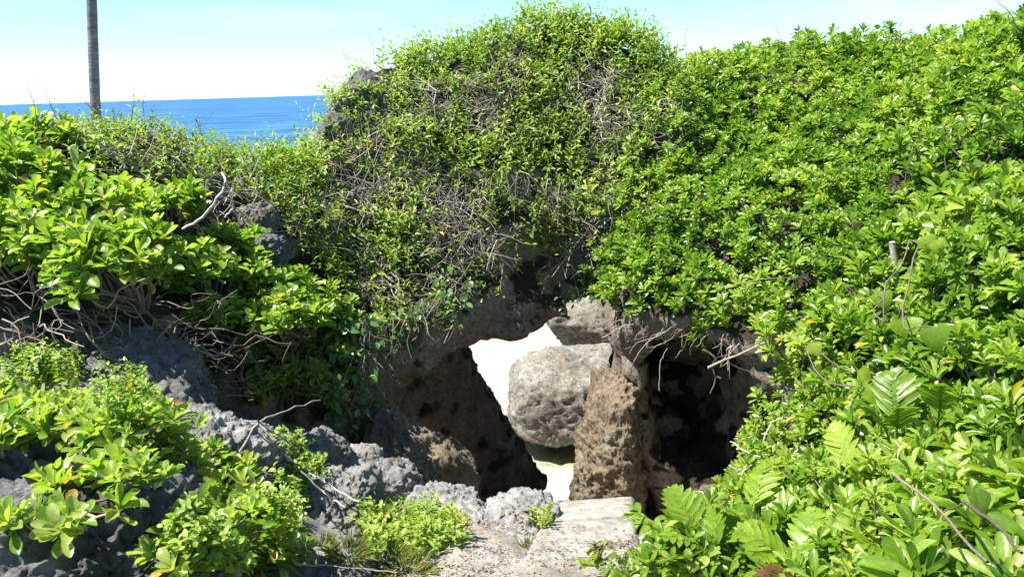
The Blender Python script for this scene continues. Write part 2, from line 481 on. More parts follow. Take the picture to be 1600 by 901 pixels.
M_CONC, nt, b = newmat('weathered_concrete')
g_ = nt.nodes.new('ShaderNodeNewGeometry'); pos = g_.outputs['Position']
n1 = texnoise(nt, 5, 7, 0.7, pos, 0.4); n2 = texnoise(nt, 90, 4, 0.7, pos)
r1 = ramp(nt, [(0.3, (0.20, 0.187, 0.165)), (0.5, (0.29, 0.277, 0.25)), (0.68, (0.38, 0.365, 0.34))]); nt.links.new(n1.outputs['Fac'], r1.inputs[0])
r2 = ramp(nt, [(0.3, (0.68, 0.67, 0.65)), (0.55, (1.05, 1.05, 1.05))]); nt.links.new(n2.outputs['Fac'], r2.inputs[0])
n4 = texnoise(nt, 9, 6, 0.75, pos, 0.8); r4 = ramp(nt, [(0.46, (0, 0, 0)), (0.62, (1, 1, 1))]); nt.links.new(n4.outputs['Fac'], r4.inputs[0])
cc = mixc(nt, 1.0, r1.outputs[0], r2.outputs[0], 'MULTIPLY')
nt.links.new(mixc(nt, r4.outputs[0], cc, mixc(nt, 1.0, cc, (0.66, 0.60, 0.52), 'MULTIPLY')), b.inputs['Base Color']); b.inputs['Roughness'].default_value = 0.9
bp = nt.nodes.new('ShaderNodeBump'); bp.inputs['Strength'].default_value = 0.6; bp.inputs['Distance'].default_value = 0.012
ad = nt.nodes.new('ShaderNodeMath'); ad.operation = 'ADD'; nt.links.new(n1.outputs['Fac'], ad.inputs[0]); nt.links.new(n2.outputs['Fac'], ad.inputs[1])
nt.links.new(ad.outputs[0], bp.inputs['Height']); nt.links.new(bp.outputs[0], b.inputs['Normal'])

M_SEA, nt, b = newmat('sea_water')
g_ = nt.nodes.new('ShaderNodeNewGeometry'); pos = g_.outputs['Position']
n1 = texnoise(nt, 0.02, 5, 0.6, pos); smp = nt.nodes.new('ShaderNodeMapping'); smp.inputs['Scale'].default_value = (0.05, 0.16, 1); nt.links.new(pos, smp.inputs[0])
n2 = texnoise(nt, 1.0, 8, 0.72, smp.outputs[0], 0.6)
r1 = ramp(nt, [(0.38, (0.010, 0.066, 0.19)), (0.65, (0.020, 0.10, 0.245))]); nt.links.new(n1.outputs['Fac'], r1.inputs[0])
r2 = ramp(nt, [(0.38, (0.3, 0.48, 0.62)), (0.5, (1, 1, 1)), (0.60, (3.2, 1.9, 1.35))]); nt.links.new(n2.outputs['Fac'], r2.inputs[0])
nt.links.new(mixc(nt, 1.0, r1.outputs[0], r2.outputs[0], 'MULTIPLY'), b.inputs['Base Color'])
b.inputs['Roughness'].default_value = 0.35; b.inputs['IOR'].default_value = 1.33; b.inputs['Specular IOR Level'].default_value = 0.12
bp = nt.nodes.new('ShaderNodeBump'); bp.inputs['Strength'].default_value = 0.5; bp.inputs['Distance'].default_value = 0.6
nt.links.new(n2.outputs['Fac'], bp.inputs['Height']); nt.links.new(bp.outputs[0], b.inputs['Normal'])

M_TRUNK, nt, b = newmat('palm_trunk_bark')
g_ = nt.nodes.new('ShaderNodeNewGeometry'); pos = g_.outputs['Position']
n1 = texnoise(nt, 6, 5, 0.7, pos)
mpn = nt.nodes.new('ShaderNodeMapping'); mpn.inputs['Scale'].default_value = (1.5, 1.5, 16); nt.links.new(pos, mpn.inputs[0])
n2 = texnoise(nt, 1.4, 4, 0.6, mpn.outputs[0])
r1 = ramp(nt, [(0.3, (0.10, 0.095, 0.09)), (0.7, (0.22, 0.21, 0.20))]); nt.links.new(n1.outputs['Fac'], r1.inputs[0])
r2 = ramp(nt, [(0.35, (0.6, 0.6, 0.6)), (0.6, (1.15, 1.15, 1.15))]); nt.links.new(n2.outputs['Fac'], r2.inputs[0])
nt.links.new(mixc(nt, 1.0, r1.outputs[0], r2.outputs[0], 'MULTIPLY'), b.inputs['Base Color']); b.inputs['Roughness'].default_value = 0.9

# ---------------------------------------------------------------- terrain: height fields through surveyed points
def tps(pts, lam=0.01):
    P = np.array([[p[0], p[1]] for p in pts], float); z = np.array([p[2] for p in pts], float)
    n = len(P)
    def U(r2): return 0.5 * r2 * np.log(r2 + 1e-9)
    D = ((P[:, None] - P[None]) ** 2).sum(-1)
    A = np.zeros((n + 3, n + 3)); A[:n, :n] = U(D) + lam * np.eye(n)
    A[:n, n] = 1; A[:n, n + 1:] = P; A[n, :n] = 1; A[n + 1:, :n] = P.T
    w = np.linalg.solve(A, np.concatenate([z, [0, 0, 0]]))
    def ev(X, Yv):
        X = np.asarray(X, float); sh = X.shape; X = X.ravel(); Yv = np.asarray(Yv, float).ravel()
        out = w[n] + w[n + 1] * X + w[n + 2] * Yv
        for i in range(n):
            out = out + w[i] * U((X - P[i, 0]) ** 2 + (Yv - P[i, 1]) ** 2)
        return out.reshape(sh)
    return ev


def ptl(lst, dz=0.0):
    return [tuple(at(*p) + np.array([0, 0, dz])) for p in lst]


# surface of the banks and of the hill below the plants
HP = ptl([(0, 430, 4.8), (0, 330, 5.2), (0, 240, 5.8), (100, 215, 6.3), (200, 440, 5.1), (200, 330, 5.7), (200, 220, 6.5), (300, 480, 5.4), (300, 340, 6.0), (300, 240, 6.9),
          (400, 560, 5.7), (400, 400, 6.2), (400, 320, 6.6), (410, 262, 7.3), (480, 450, 6.3), (480, 330, 6.9), (480, 255, 7.8),
          (560, 480, 6.6), (600, 450, 6.9), (600, 300, 7.4), (600, 160, 8.0), (620, 86, 8.3), (575, 106, 8.35), (545, 140, 8.3), (522, 190, 8.1), (740, 430, 7.15), (740, 300, 7.5), (740, 150, 7.9), (770, 60, 8.25),
          (870, 400, 7.3), (870, 250, 7.65), (870, 110, 8.0), (880, 32, 8.35), (1000, 300, 7.2), (1000, 160, 7.8), (1020, 90, 8.4), (1140, 125, 9.2), (1140, 210, 8.0), (1100, 350, 6.6),
          (960, 460, 6.5), (1010, 500, 5.95), (1100, 510, 5.6), (1100, 440, 5.9), (1230, 570, 4.9), (1230, 470, 5.3), (1230, 320, 6.3), (1230, 112, 8.8), (1400, 520, 4.2),
          (1400, 320, 5.4), (1400, 150, 7.8), (1400, 108, 8.4), (1590, 470, 3.6), (1590, 270, 4.8), (1590, 104, 6.5), (1260, 680, 4.4), (1220, 790, 3.9), (1310, 830, 3.15),
          (1460, 730, 2.95), (1520, 930, 2.1), (1600, 760, 2.4), (1120, 900, 3.2), (1050, 850, 3.7)])
HP += [(-2.2, 9.3, -0.6), (-0.5, 9.3, 2.0), (0.6, 9.4, 2.6), (1.6, 9.9, 2.4), (-3.0, 9.3, 0.2), (-4.5, 8.3, 2.0), (-6.5, 8.0, 1.9), (-7.5, 6, 2.6), (-6.5, 5.0, 2.2), (-5.0, 4.9, 2.0),
       (3.2, 10.6, 3.0), (4.5, 10, 3.0), (6.5, 9, 3.2), (7.5, 6, 3.2), (6, 4, 2.8), (4.2, 2.6, 2.7), (2.6, 0.5, 2.2), (5, 0, 2.8), (1.4, 0.6, 1.7), (1.3, -1.5, 1.7), (3, -1.5, 2.3), (7.5, 11.5, 3.1), (2.2, 11.8, 2.2), (-7, 10, 0.5)]
Hfun = tps(HP, 0.02)
# floor of the path, of the rocky ridge beside it and of the hollow
GP = ptl([(720, 880, 3.2), (600, 880, 3.2), (930, 830, 4.0), (1000, 860, 3.6), (500, 860, 3.3), (470, 790, 3.8), (640, 800, 4.4), (760, 820, 4.5), (400, 760, 3.9), (400, 700, 4.6), (200, 640, 3.9), (130, 580, 4.3), (60, 600, 3.9),
          (250, 570, 5.0), (0, 560, 4.6), (330, 640, 4.9), (560, 720, 5.4), (100, 800, 2.8), (0, 760, 2.8), (300, 800, 3.1), (250, 900, 2.6), (420, 880, 3.0), (300, 700, 3.7), (0, 660, 3.4)], -0.03)
GP += [(0, 1.5, 1.28), (0.5, 2.2, 1.15), (0, 0, 1.4), (-1.5, 0, 1.5), (-1.5, 1.5, 1.5), (-4, 2, 1.8), (-4, 4, 1.75), (-6, 3, 1.8), (0.9, 0, 1.45), (0, -2, 1.5), (-5, 0, 1.7), (1.2, 2.5, 1.2),
       (-0.6, 6.2, -0.45), (0, 6.0, -0.75), (0.9, 5.8, -0.55), (1.5, 5.6, -0.25), (1.5, 4.9, 0.3), (0.3, 5.4, -0.35), (0.8, 5.2, -0.3), (0.6, 7.0, -1.6), (0, 7.4, -1.9), (1.3, 7.2, -1.4), (0.4, 7.8, -2.5), (-1.5, 6.5, 0.1), (-2.6, 6, 1.0), (0.5, 8.4, -2.9), (2.5, 6.5, -0.2), (-3, 8, 0.5),
       (2, 8.5, -2.7), (-2, 8.5, -2.4)]
Gfun = tps(GP, 0.01)


def polyloft_sdf(X, Y, Z, low, high, z0, z1):
    """signed distance (plan) to a polygon that leans between two heights; negative inside"""
    t = np.clip((Z - z0) / (z1 - z0), -0.3, 1.5)
    n = len(low)
    d2 = np.full(X.shape, 1e9, np.float32); ins = np.zeros(X.shape, bool)
    low = np.array(low, np.float32); high = np.array(high, np.float32)
    for i in range(n):
        j = (i + 1) % n
        ax = low[i, 0] + (high[i, 0] - low[i, 0]) * t; ay = low[i, 1] + (high[i, 1] - low[i, 1]) * t
        bx = low[j, 0] + (high[j, 0] - low[j, 0]) * t; by = low[j, 1] + (high[j, 1] - low[j, 1]) * t
        ex = bx - ax; ey = by - ay
        s = np.clip(((X - ax) * ex + (Y - ay) * ey) / (ex * ex + ey * ey + 1e-9), 0, 1)
        d2 = np.minimum(d2, (X - ax - s * ex) ** 2 + (Y - ay - s * ey) ** 2)
        c = (ay > Y) != (by > Y)
        ins ^= c & (X < ex * (Y - ay) / np.where(np.abs(ey) < 1e-9, 1e-9, ey) + ax)
    d = np.sqrt(d2)
    return np.where(ins, -d, d)


def poly_sdf2(U, V, poly):
    d2 = np.full(U.shape, 1e9, np.float32); ins = np.zeros(U.shape, bool)
    n = len(poly)
    for i in range(n):
        ax, ay = poly[i]; bx, by = poly[(i + 1) % n]
        ex, ey = bx - ax, by - ay
        s = np.clip(((U - ax) * ex + (V - ay) * ey) / (ex * ex + ey * ey), 0, 1)
        d2 = np.minimum(d2, (U - ax - s * ex) ** 2 + (V - ay - s * ey) ** 2)
        c = (ay > V) != (by > V)
        ins ^= c & (U < ex * (V - ay) / (ey if abs(ey) > 1e-9 else 1e-9) + ax)
    d = np.sqrt(d2)
    return np.where(ins, -d, d)


def smin(a, b, k):
    h = np.clip(0.5 + 0.5 * (b - a) / k, 0, 1)
    return b + (a - b) * h - k * h * (1 - h)


def surface_nets(S, org, res):
    nx, ny, nz = S.shape
    neg = S < 0
    c8 = [(i, j, k) for i in (0, 1) for j in (0, 1) for k in (0, 1)]
    cnt = np.zeros((nx - 1, ny - 1, nz - 1), np.int8)
    for i, j, k in c8:
        cnt += neg[i:nx - 1 + i, j:ny - 1 + j, k:nz - 1 + k]
    act = (cnt > 0) & (cnt < 8)
    idx = np.full(act.shape, -1, np.int64)
    A = np.argwhere(act); idx[act] = np.arange(len(A))
    sv = {c: S[A[:, 0] + c[0], A[:, 1] + c[1], A[:, 2] + c[2]] for c in c8}
    acc = np.zeros((len(A), 3)); n = np.zeros(len(A))
    for a in c8:
        for ax in range(3):
            if a[ax] == 0:
                b = list(a); b[ax] = 1; b = tuple(b)
                va, vb = sv[a], sv[b]
                cr_ = (va < 0) != (vb < 0)
                t = np.where(cr_, va / np.where(va - vb == 0, 1, va - vb), 0)
                p = np.array(a, float)[None].repeat(len(A), 0); p[:, ax] += t
                acc += p * cr_[:, None]; n += cr_
    V = org + (A + acc / n[:, None]) * res
    F = []
    for ax in range(3):
        o1, o2 = [(1, 2), (2, 0), (0, 1)][ax]
        sl0 = [slice(None)] * 3; sl1 = [slice(None)] * 3
        sl0[ax] = slice(0, -1); sl1[ax] = slice(1, None)
        a = neg[tuple(sl0)]; b = neg[tuple(sl1)]
        E_ = np.argwhere(a != b)
        ok = (E_[:, o1] > 0) & (E_[:, o2] > 0) & (E_[:, o1] < S.shape[o1] - 1) & (E_[:, o2] < S.shape[o2] - 1)
        E_ = E_[ok]
        fl = a[E_[:, 0], E_[:, 1], E_[:, 2]]
        q = []
        for d1, d2 in ((1, 1), (0, 1), (0, 0), (1, 0)):
            e = E_.copy(); e[:, o1] -= d1; e[:, o2] -= d2
            q.append(idx[e[:, 0], e[:, 1], e[:, 2]])
        q = np.stack(q, 1)
        q[~fl] = q[~fl][:, ::-1]
        F.append(q)
    return V, np.concatenate(F)


RES = 0.055
lo = np.array([-7.6, -1.6, -2.5]); hi = np.array([7.8, 11.8, 4.4])
gx, gy, gz = [np.arange(lo[i], hi[i], RES, dtype=np.float32) for i in range(3)]
XX, YY = np.meshgrid(gx, gy, indexing='ij')
HH = Hfun(XX, YY).astype(np.float32)
PXY = np.stack([XX.ravel(), YY.ravel(), np.zeros(XX.size)], 1)
HH = HH + (fbm(PXY * 1.1, 3, 3) * 0.10).reshape(HH.shape).astype(np.float32)
gH = np.gradient(HH, RES); slope = np.sqrt(1 + gH[0] ** 2 + gH[1] ** 2).astype(np.float32)
X3, Y3, Z3 = np.meshgrid(gx, gy, gz, indexing='ij')
S = (Z3 - HH[:, :, None]) / np.minimum(slope, 4)[:, :, None]
LOW = [(-9, -3), (-9, 4.3), (-5, 4.45), (-3.07, 4.75), (-2.31, 5.1), (-1.81, 5.4), (-1.3, 5.95), (-1.0, 6.5), (-0.55, 6.75), (-0.05, 7.2), (0.45, 7.7), (0.9, 7.5), (1.2, 6.6), (1.7, 6.4), (2.0, 5.6), (1.75, 5.0), (1.5, 4.7), (1.0, 3.9), (0.85, 2.9), (0.8, -3)]
HIGH = [(-9, -3), (-9, 4.3), (-5, 4.45), (-3.07, 4.55), (-2.31, 4.85), (-1.7, 5.5), (-1.25, 6.1), (-1.15, 6.55), (-0.9, 6.75), (-0.35, 7.15), (0.5, 7.3), (0.9, 6.9), (0.95, 6.2), (1.38, 5.55), (1.78, 5.05), (1.8, 4.6), (1.6, 4.3), (1.1, 3.8), (0.9, 2.9), (0.8, -3)]
carve = polyloft_sdf(X3, Y3, Z3, LOW, HIGH, -0.4, 1.25)
# tunnel through the hill to the beach
sc_t = 1 + 0.22 * (Y3 - 7.5)
tun = poly_sdf2((X3 - 0.5) / sc_t + 0.5, (Z3 - 0.1) / sc_t + 0.1, [(-0.37, 0.30), (-0.2, 0.50), (0.0, 0.69), (0.18, 0.775), (0.40, 0.83), (0.54, 0.86), (0.68, 1.0), (0.90, 1.06), (1.02, 0.3), (1.02, -2.4), (0.75, -2.4), (0.37, -0.98), (-0.05, -0.42)])
tun = np.maximum(tun, 6.9 - Y3)
# small hollow under the right bank
cave = np.sqrt(((X3 - 1.58) / 0.44) ** 2 + ((Y3 - 6.4) / 1.3) ** 2 + ((Z3 - 0.42) / 0.80) ** 2)
cave = (cave - 1) * 0.45
carve = smin(smin(carve, tun, 0.08), cave, 0.08)
# wide mouth of the tunnel, its left wall slanting back to the narrow part
mouth = poly_sdf2(X3, Z3, [(-1.12, -2.2), (-1.14, 0.30), (-1.0, 0.50), (-0.55, 0.64), (0.0, 0.72), (0.4, 0.78), (0.5, -2.2)])
mouth = np.maximum(np.maximum(mouth, (Y3 - 7.3 - 1.05 * (X3 + 1.2)) * 0.69), 5.5 - Y3)
carve = smin(carve, mouth, 0.05)
# overhang above the arch, right of the middle
ov = (np.sqrt(((X3 - 0.5) / 0.60) ** 2 + ((Y3 - 7.15) / 0.42) ** 2 + ((Z3 - 1.5) / 0.72) ** 2) - 1) * 0.42
carve = smin(carve, ov, 0.10)
S = np.maximum(S, -carve)
# the seaward side falls off as a cliff
S = np.maximum(S, np.where(X3 < 2.6, Y3 - 9.0 - np.clip(X3 - 1.0, 0, 5) * 1.2, -9.0))
del X3, Y3, carve, tun, cave, sc_t
band = np.abs(S) < 0.3
I3 = np.argwhere(band); PB = lo + I3 * RES
nb = fbm(PB * np.array([1.3, 1.3, 1.6]), 4, 11) * 0.20 + fbm(PB * 2.7, 3, 23, ridged=True) * 0.10
nb *= 1 - 0.6 * np.exp(-(((PB[:, 0] - 0.1) / 0.75) ** 4 + ((PB[:, 1] - 8.0) / 1.3) ** 4 + ((PB[:, 2] - 0.2) / 1.1) ** 4))
S[band] += nb.astype(np.float32)
S[:, :, 0] = np.maximum(S[:, :, 0], 0.01)
V, F = surface_nets(S, lo, RES)
del S, Z3
# face normals are wanted for planting
def vnormals(V, F):
    n = np.cross(V[F[:, 2]] - V[F[:, 0]], V[F[:, 3]] - V[F[:, 1]])
    N = np.zeros_like(V)
    for k in range(4): np.add.at(N, F[:, k], n)
    return unit(N)
N = vnormals(V, F)
V = V + N * (fbm(V * 8.0, 3, 41, ridged=True) * 0.03 + fbm(V * 19.0, 2, 47, ridged=True) * 0.012)[:, None]
N = vnormals(V, F)
hill = mesh_obj('hill', V, F, M_HILL)
tag(hill, kind='structure')
HV, HF, HN = V, F, N

# ---------------------------------------------------------------- ground, beach, sea
def sheet(name, x0, x1, y0, y1, res, fun, mat, kind='structure'):
    xs = np.arange(x0, x1 + res, res); ys = np.arange(y0, y1 + res, res)
    X, Y = np.meshgrid(xs, ys, indexing='ij')
    Z = fun(X, Y)
    V = np.stack([X.ravel(), Y.ravel(), Z.ravel()], 1)
    i, j = np.meshgrid(np.arange(len(xs) - 1), np.arange(len(ys) - 1), indexing='ij')
    a = (i * len(ys) + j).ravel(); m = len(ys)
    F = np.stack([a, a + m, a + m + 1, a + 1], 1)
    return tag(mesh_obj(name, V, F, mat), kind=kind)


def gz_fun(X, Y):
    z = Gfun(X, Y)
    P = np.stack([X.ravel(), Y.ravel(), 0 * X.ravel()], 1)
    z = z - 0.10 * np.exp(-(((X - 0.42) / 0.44) ** 8 + ((Y - 4.32) / 0.72) ** 8))   # cut for the step
    return z + (fbm(P * 2.3, 4, 5) * 0.07 + fbm(P * 11, 3, 9) * 0.012).reshape(X.shape)


ground = sheet('ground', -6.5, 2.6, -1.8, 8.3, 0.035, gz_fun, M_GROUND)
gv = np.empty(len(ground.data.vertices) * 3, np.float32); ground.data.vertices.foreach_get('co', gv); gv = gv.reshape(-1, 3).astype(float)
gpx, gpy, gw = project(gv)
rk = np.clip((-0.62 - gv[:, 0] + fbm(gv * 2.5, 4, 77) * 0.5) / 0.25, 0, 1)
rk = np.maximum(rk, np.clip((gv[:, 1] - 4.35 + fbm(gv * 2.5, 4, 78) * 0.4 + np.clip(gv[:, 0] - 0.1, 0, 9) * 2) / 0.3, 0, 1) * (gv[:, 0] < 0.3))
a_ = ground.data.attributes.new('rocky', 'FLOAT', 'POINT'); a_.data.foreach_set('value', rk.astype(np.float32))


def gz_at(x, y):
    return float(gz_fun(np.array([x]), np.array([y]))[0])


def beach_z(X, Y):
    P = np.stack([X.ravel(), Y.ravel(), 0 * X.ravel()], 1)
    z = -2.3 + 0.0 * X + (fbm(P * 0.9, 4, 61) * 0.07 - np.clip(fbm(P * 2.6, 2, 66) - 0.1, 0, 1) * 0.16).reshape(X.shape)
    # shallow scour beside the boulder
    z = z - 0.14 * np.exp(-(((X - 0.75) / 0.6) ** 2 + ((Y - 11.2) / 0.45) ** 2))
    return z - np.clip(Y - 20, 0, 99) * 0.16 - np.clip(-2.0 - X, 0, 99) * 0.02


beach = sheet('beach', -11, 9, 7.2, 26, 0.08, beach_z, M_SAND)

# shallow tide pool in the scour
M_POOL = bpy.data.materials.new('tide_pool_water'); M_POOL.use_nodes = True
nt = M_POOL.node_tree; nt.nodes.remove(nt.nodes['Principled BSDF'])
tr = nt.nodes.new('ShaderNodeBsdfTransparent'); tr.inputs[0].default_value = (0.86, 0.94, 0.84, 1)
gl = nt.nodes.new('ShaderNodeBsdfGlossy'); gl.inputs['Roughness'].default_value = 0.05
ms = nt.nodes.new('ShaderNodeMixShader'); fr_ = nt.nodes.new('ShaderNodeFresnel'); fr_.inputs[0].default_value = 1.33
nt.links.new(fr_.outputs[0], ms.inputs[0]); nt.links.new(tr.outputs[0], ms.inputs[1]); nt.links.new(gl.outputs[0], ms.inputs[2]); nt.links.new(ms.outputs[0], nt.nodes['Material Output'].inputs[0])
an = np.arange(40) * 2 * math.pi / 40
V = np.stack([0.75 + np.cos(an) * 0.55, 11.05 + np.sin(an) * 0.4, np.full(40, -2.345)], 1)
tag(mesh_obj('tide_pool', np.concatenate([[[0.75, 11.2, -2.345]], V]), [np.array([(0, 1 + k, 1 + (k + 1) % 40) for k in range(40)])], M_POOL), kind='structure')

# sea: one sheet to the horizon, finer near the shore
ring = [0.0, 25, 40, 60, 90, 140, 220, 400, 800, 2000, 6000, 20000]
na = 96
V = [(0, 10, -3.1)]
for r_ in ring[1:]:
    for k in range(na):
        V.append((r_ * math.cos(2 * math.pi * k / na), 10 + r_ * math.sin(2 * math.pi * k / na), -3.1))
F3 = [(0, 1 + k, 1 + (k + 1) % na) for k in range(na)]
F4 = []
for q in range(len(ring) - 2):
    for k in range(na):
        a = 1 + q * na + k; b_ = 1 + q * na + (k + 1) % na
        F4.append((a, a + na, b_ + na, b_))
tag(mesh_obj('sea', np.array(V, float), [np.array(F3), np.array(F4)], M_SEA), kind='structure')


# ---------------------------------------------------------------- rocks
import bmesh
_ico = {}


def ico(sub):
    if sub not in _ico:
        bm = bmesh.new(); bmesh.ops.create_icosphere(bm, subdivisions=sub, radius=1.0)
        _ico[sub] = (np.array([v.co[:] for v in bm.verts]), np.array([[v.index for v in f.verts] for f in bm.faces]))
        bm.free()
    return _ico[sub]


def rock(name, center, radii, seed, mat, label=None, cat='rock', group=None, sub=6, planes=9, rough=0.10, knob=0.12, flat=2.6, tilt=(0, 0, 0), cut=(0.66, 0.98), cuts=()):
    D, F = ico(sub)
    r_ = np.random.default_rng(seed)
    # rounded box, then struck by a few flat breaks
    r = 1.0 / (np.abs(D) ** flat).sum(1) ** (1 / flat)
    brk = [(unit(r_.normal(size=3)), r_.uniform(*cut)) for _ in range(planes)] + [(unit(np.array(n_, float)), d_) for n_, d_ in cuts]
    for n, dd in brk:
        c = D @ n
        rp = np.where(c > 0.05, dd / np.maximum(c, 0.05), 99)
        k = 0.03
        h = np.clip(0.5 + 0.5 * (rp - r) / k, 0, 1); r = rp + (r - rp) * h - k * h * (1 - h)
    size = np.mean(radii)
    P = D * r[:, None] * np.array(radii)[None]
    Q = P + seed * 3.7
    disp = fbm(Q * (1.3 / size), 4, seed) * knob * 1.6 + fbm(Q * (3.2 / size), 4, seed + 5, ridged=True) * rough * 0.9
    disp += (np.abs(fbm(Q * 4.5, 4, seed + 7)) * -0.045 + 0.012 + fbm(Q * 8.5, 3, seed + 8, ridged=True) * 0.018 + fbm(Q * 15, 3, seed + 9, ridged=True) * 0.028 + fbm(Q * 36, 2, seed + 13, ridged=True) * 0.014) / size
    P = P + D * (disp * size)[:, None]
    R = np.array((Matrix.Rotation(tilt[2], 3, 'Z') @ Matrix.Rotation(tilt[1], 3, 'Y') @ Matrix.Rotation(tilt[0], 3, 'X')))
    P = P @ R.T
    o = mesh_obj(name, P, F, mat)
    o.location = tuple(float(c) for c in center)
    if label: tag(o, label, cat, group)
    return o


def rock_px(name, x0, y0, x1, y1, Y, depth, seed, mat, label, **kw):
    c = at((x0 + x1) / 2, (y0 + y1) / 2, Y)
    dist = (c - EYE) @ cF
    return rock(name, c, ((x1 - x0) / 2 * dist / FPX, depth, (y1 - y0) / 2 * dist / FPX), seed, mat, label, **kw)


rock_px('boulder', 802, 553, 1000, 698, 11.7, 0.8, 3, M_BOULD, 'rounded pale grey boulder resting on the white sand, framed by the arch', cat='boulder', planes=3, rough=0.07, knob=0.07, flat=3.6, cuts=[((0.3, -0.5, -0.85), 0.80), ((0.1, -0.4, 0.9), 0.95)])
rock_px('boulder', 842, 452, 1050, 556, 13.6, 1.0, 8, M_BOULD, 'grey boulder with brown underside, higher up behind the rounded boulder', cat='boulder', planes=7, rough=0.09, knob=0.08, tilt=(0, 0.12, 0))
rock_px('rock_pillar', 906, 590, 1000, 900, 6.75, 0.36, 21, M_BROWN, 'rough brown rock pillar at the end of the concrete step', cat='rock pillar', planes=4, rough=0.13, knob=0.15, flat=3.8, sub=7, cut=(0.9, 1.1), cuts=[((-0.75, -0.25, 0.5), 0.72), ((-0.35, -0.9, 0.1), 0.9), ((0.95, -0.35, 0.05), 0.80), ((-0.9, 0.0, 0.28), 0.85)])
rock_px('rock', 572, 640, 725, 850, 6.05, 0.4, 31, M_BROWN, 'tall brown rock in shade at the left foot of the arch', planes=7, rough=0.14, tilt=(0, -0.35, 0))
rock_px('rock', 538, 722, 650, 792, 5.0, 0.2, 37, M_PALE, 'pale chunky rock with a smaller stone on its top', planes=9, rough=0.12, tilt=(0, 0.2, 0))
rock_px('rock', 540, 703, 588, 738, 5.05, 0.09, 43, M_PALE, 'small pale stone sitting on a chunky pale rock', planes=8, rough=0.1, sub=5)
rock_px('rock', 632, 768, 772, 842, 4.85, 0.24, 47, M_PALE, 'low whitish jagged rock at the foot of the shaded wall', planes=9, rough=0.16, tilt=(0, 0.22, 0))
rock_px('rock', 748, 792, 872, 862, 4.55, 0.3, 53, M_PALE, 'flat whitish rock touching the left side of the concrete step', planes=8, rough=0.12, knob=0.1)
rock_px('rock', 448, 735, 590, 890, 4.05, 0.32, 59, M_GREY, 'sloping grey slab between the leafy shrubs and the low weeds', planes=9, sub=7, rough=0.10, tilt=(0.2, 0.35, 0))
rock_px('rock', 385, 692, 468, 800, 4.2, 0.22, 67, M_GREY, 'angular grey rock behind the small shrub with a cut pale face', planes=10, rough=0.1, tilt=(0, 0.2, 0))
rock_px('rock', 452, 682, 548, 762, 4.75, 0.25, 71, M_GREY, 'grey rock under the fallen bleached sticks', planes=9, rough=0.12)
rock_px('rock', 60, 548, 365, 760, 4.35, 0.5, 73, M_DARK, 'long dark rock ridge below the left shrubs, sloping down to the hollow', planes=8, sub=7, rough=0.12, knob=0.12, tilt=(0, 0.38, 0))
rock_px('rock', 190, 668, 420, 790, 3.75, 0.35, 79, M_GREY, 'grey sloping rock with leafy shrub rooted along its edge', planes=8, sub=7, rough=0.10, tilt=(0, 0.30, 0))
rock_px('rock', -60, 765, 300, 1010, 2.62, 0.42, 83, M_DARK, 'big knobbly dark grey rock in the near corner', planes=5, rough=0.17, knob=0.14, tilt=(0, 0.1, 0), sub=7)
rock_px('rock', 215, 868, 345, 960, 2.45, 0.2, 89, M_DARK, 'small dark rock at the bottom beside the big knobbly one', planes=6, rough=0.14)
rock_px('rock', -120, 690, 110, 830, 2.95, 0.3, 97, M_DARK, 'dark rock partly covered by shrub at the picture edge', planes=6, rough=0.14)
rock_px('rock', 376, 322, 424, 378, 6.45, 0.2, 101, M_SHADE, 'grey rock face showing between left shrubs and dry twigs, the upper one', planes=8)
rock_px('rock', 396, 370, 440, 415, 6.27, 0.2, 103, M_DARK, 'dark rock just below the bare grey rock face on the left bank', planes=8)  # dark stone colour stands in for shade on this rock
rock_px('crag', 500, 160, 580, 285, 8.0, 0.4, 107, M_DARK, 'grey limestone crag jutting out over the sea, left shoulder of the hill', cat='crag', planes=9, rough=0.12, tilt=(0, 0.15, 0))
rock_px('crag', 530, 122, 615, 250, 8.1, 0.3, 109, M_DARK, 'upper grey crag half covered by creeper on the hill shoulder', cat='crag', planes=9, rough=0.12)
rock_px('rock', 455, 872, 575, 930, 3.15, 0.2, 127, M_GREY, 'flat grey rock beside the grass tufts at the bottom', planes=8, sub=5)
rock_px('rock', 650, 800, 760, 870, 4.5, 0.2, 131, M_GREY, 'low grey rock behind the bright green weeds', planes=8, sub=5)

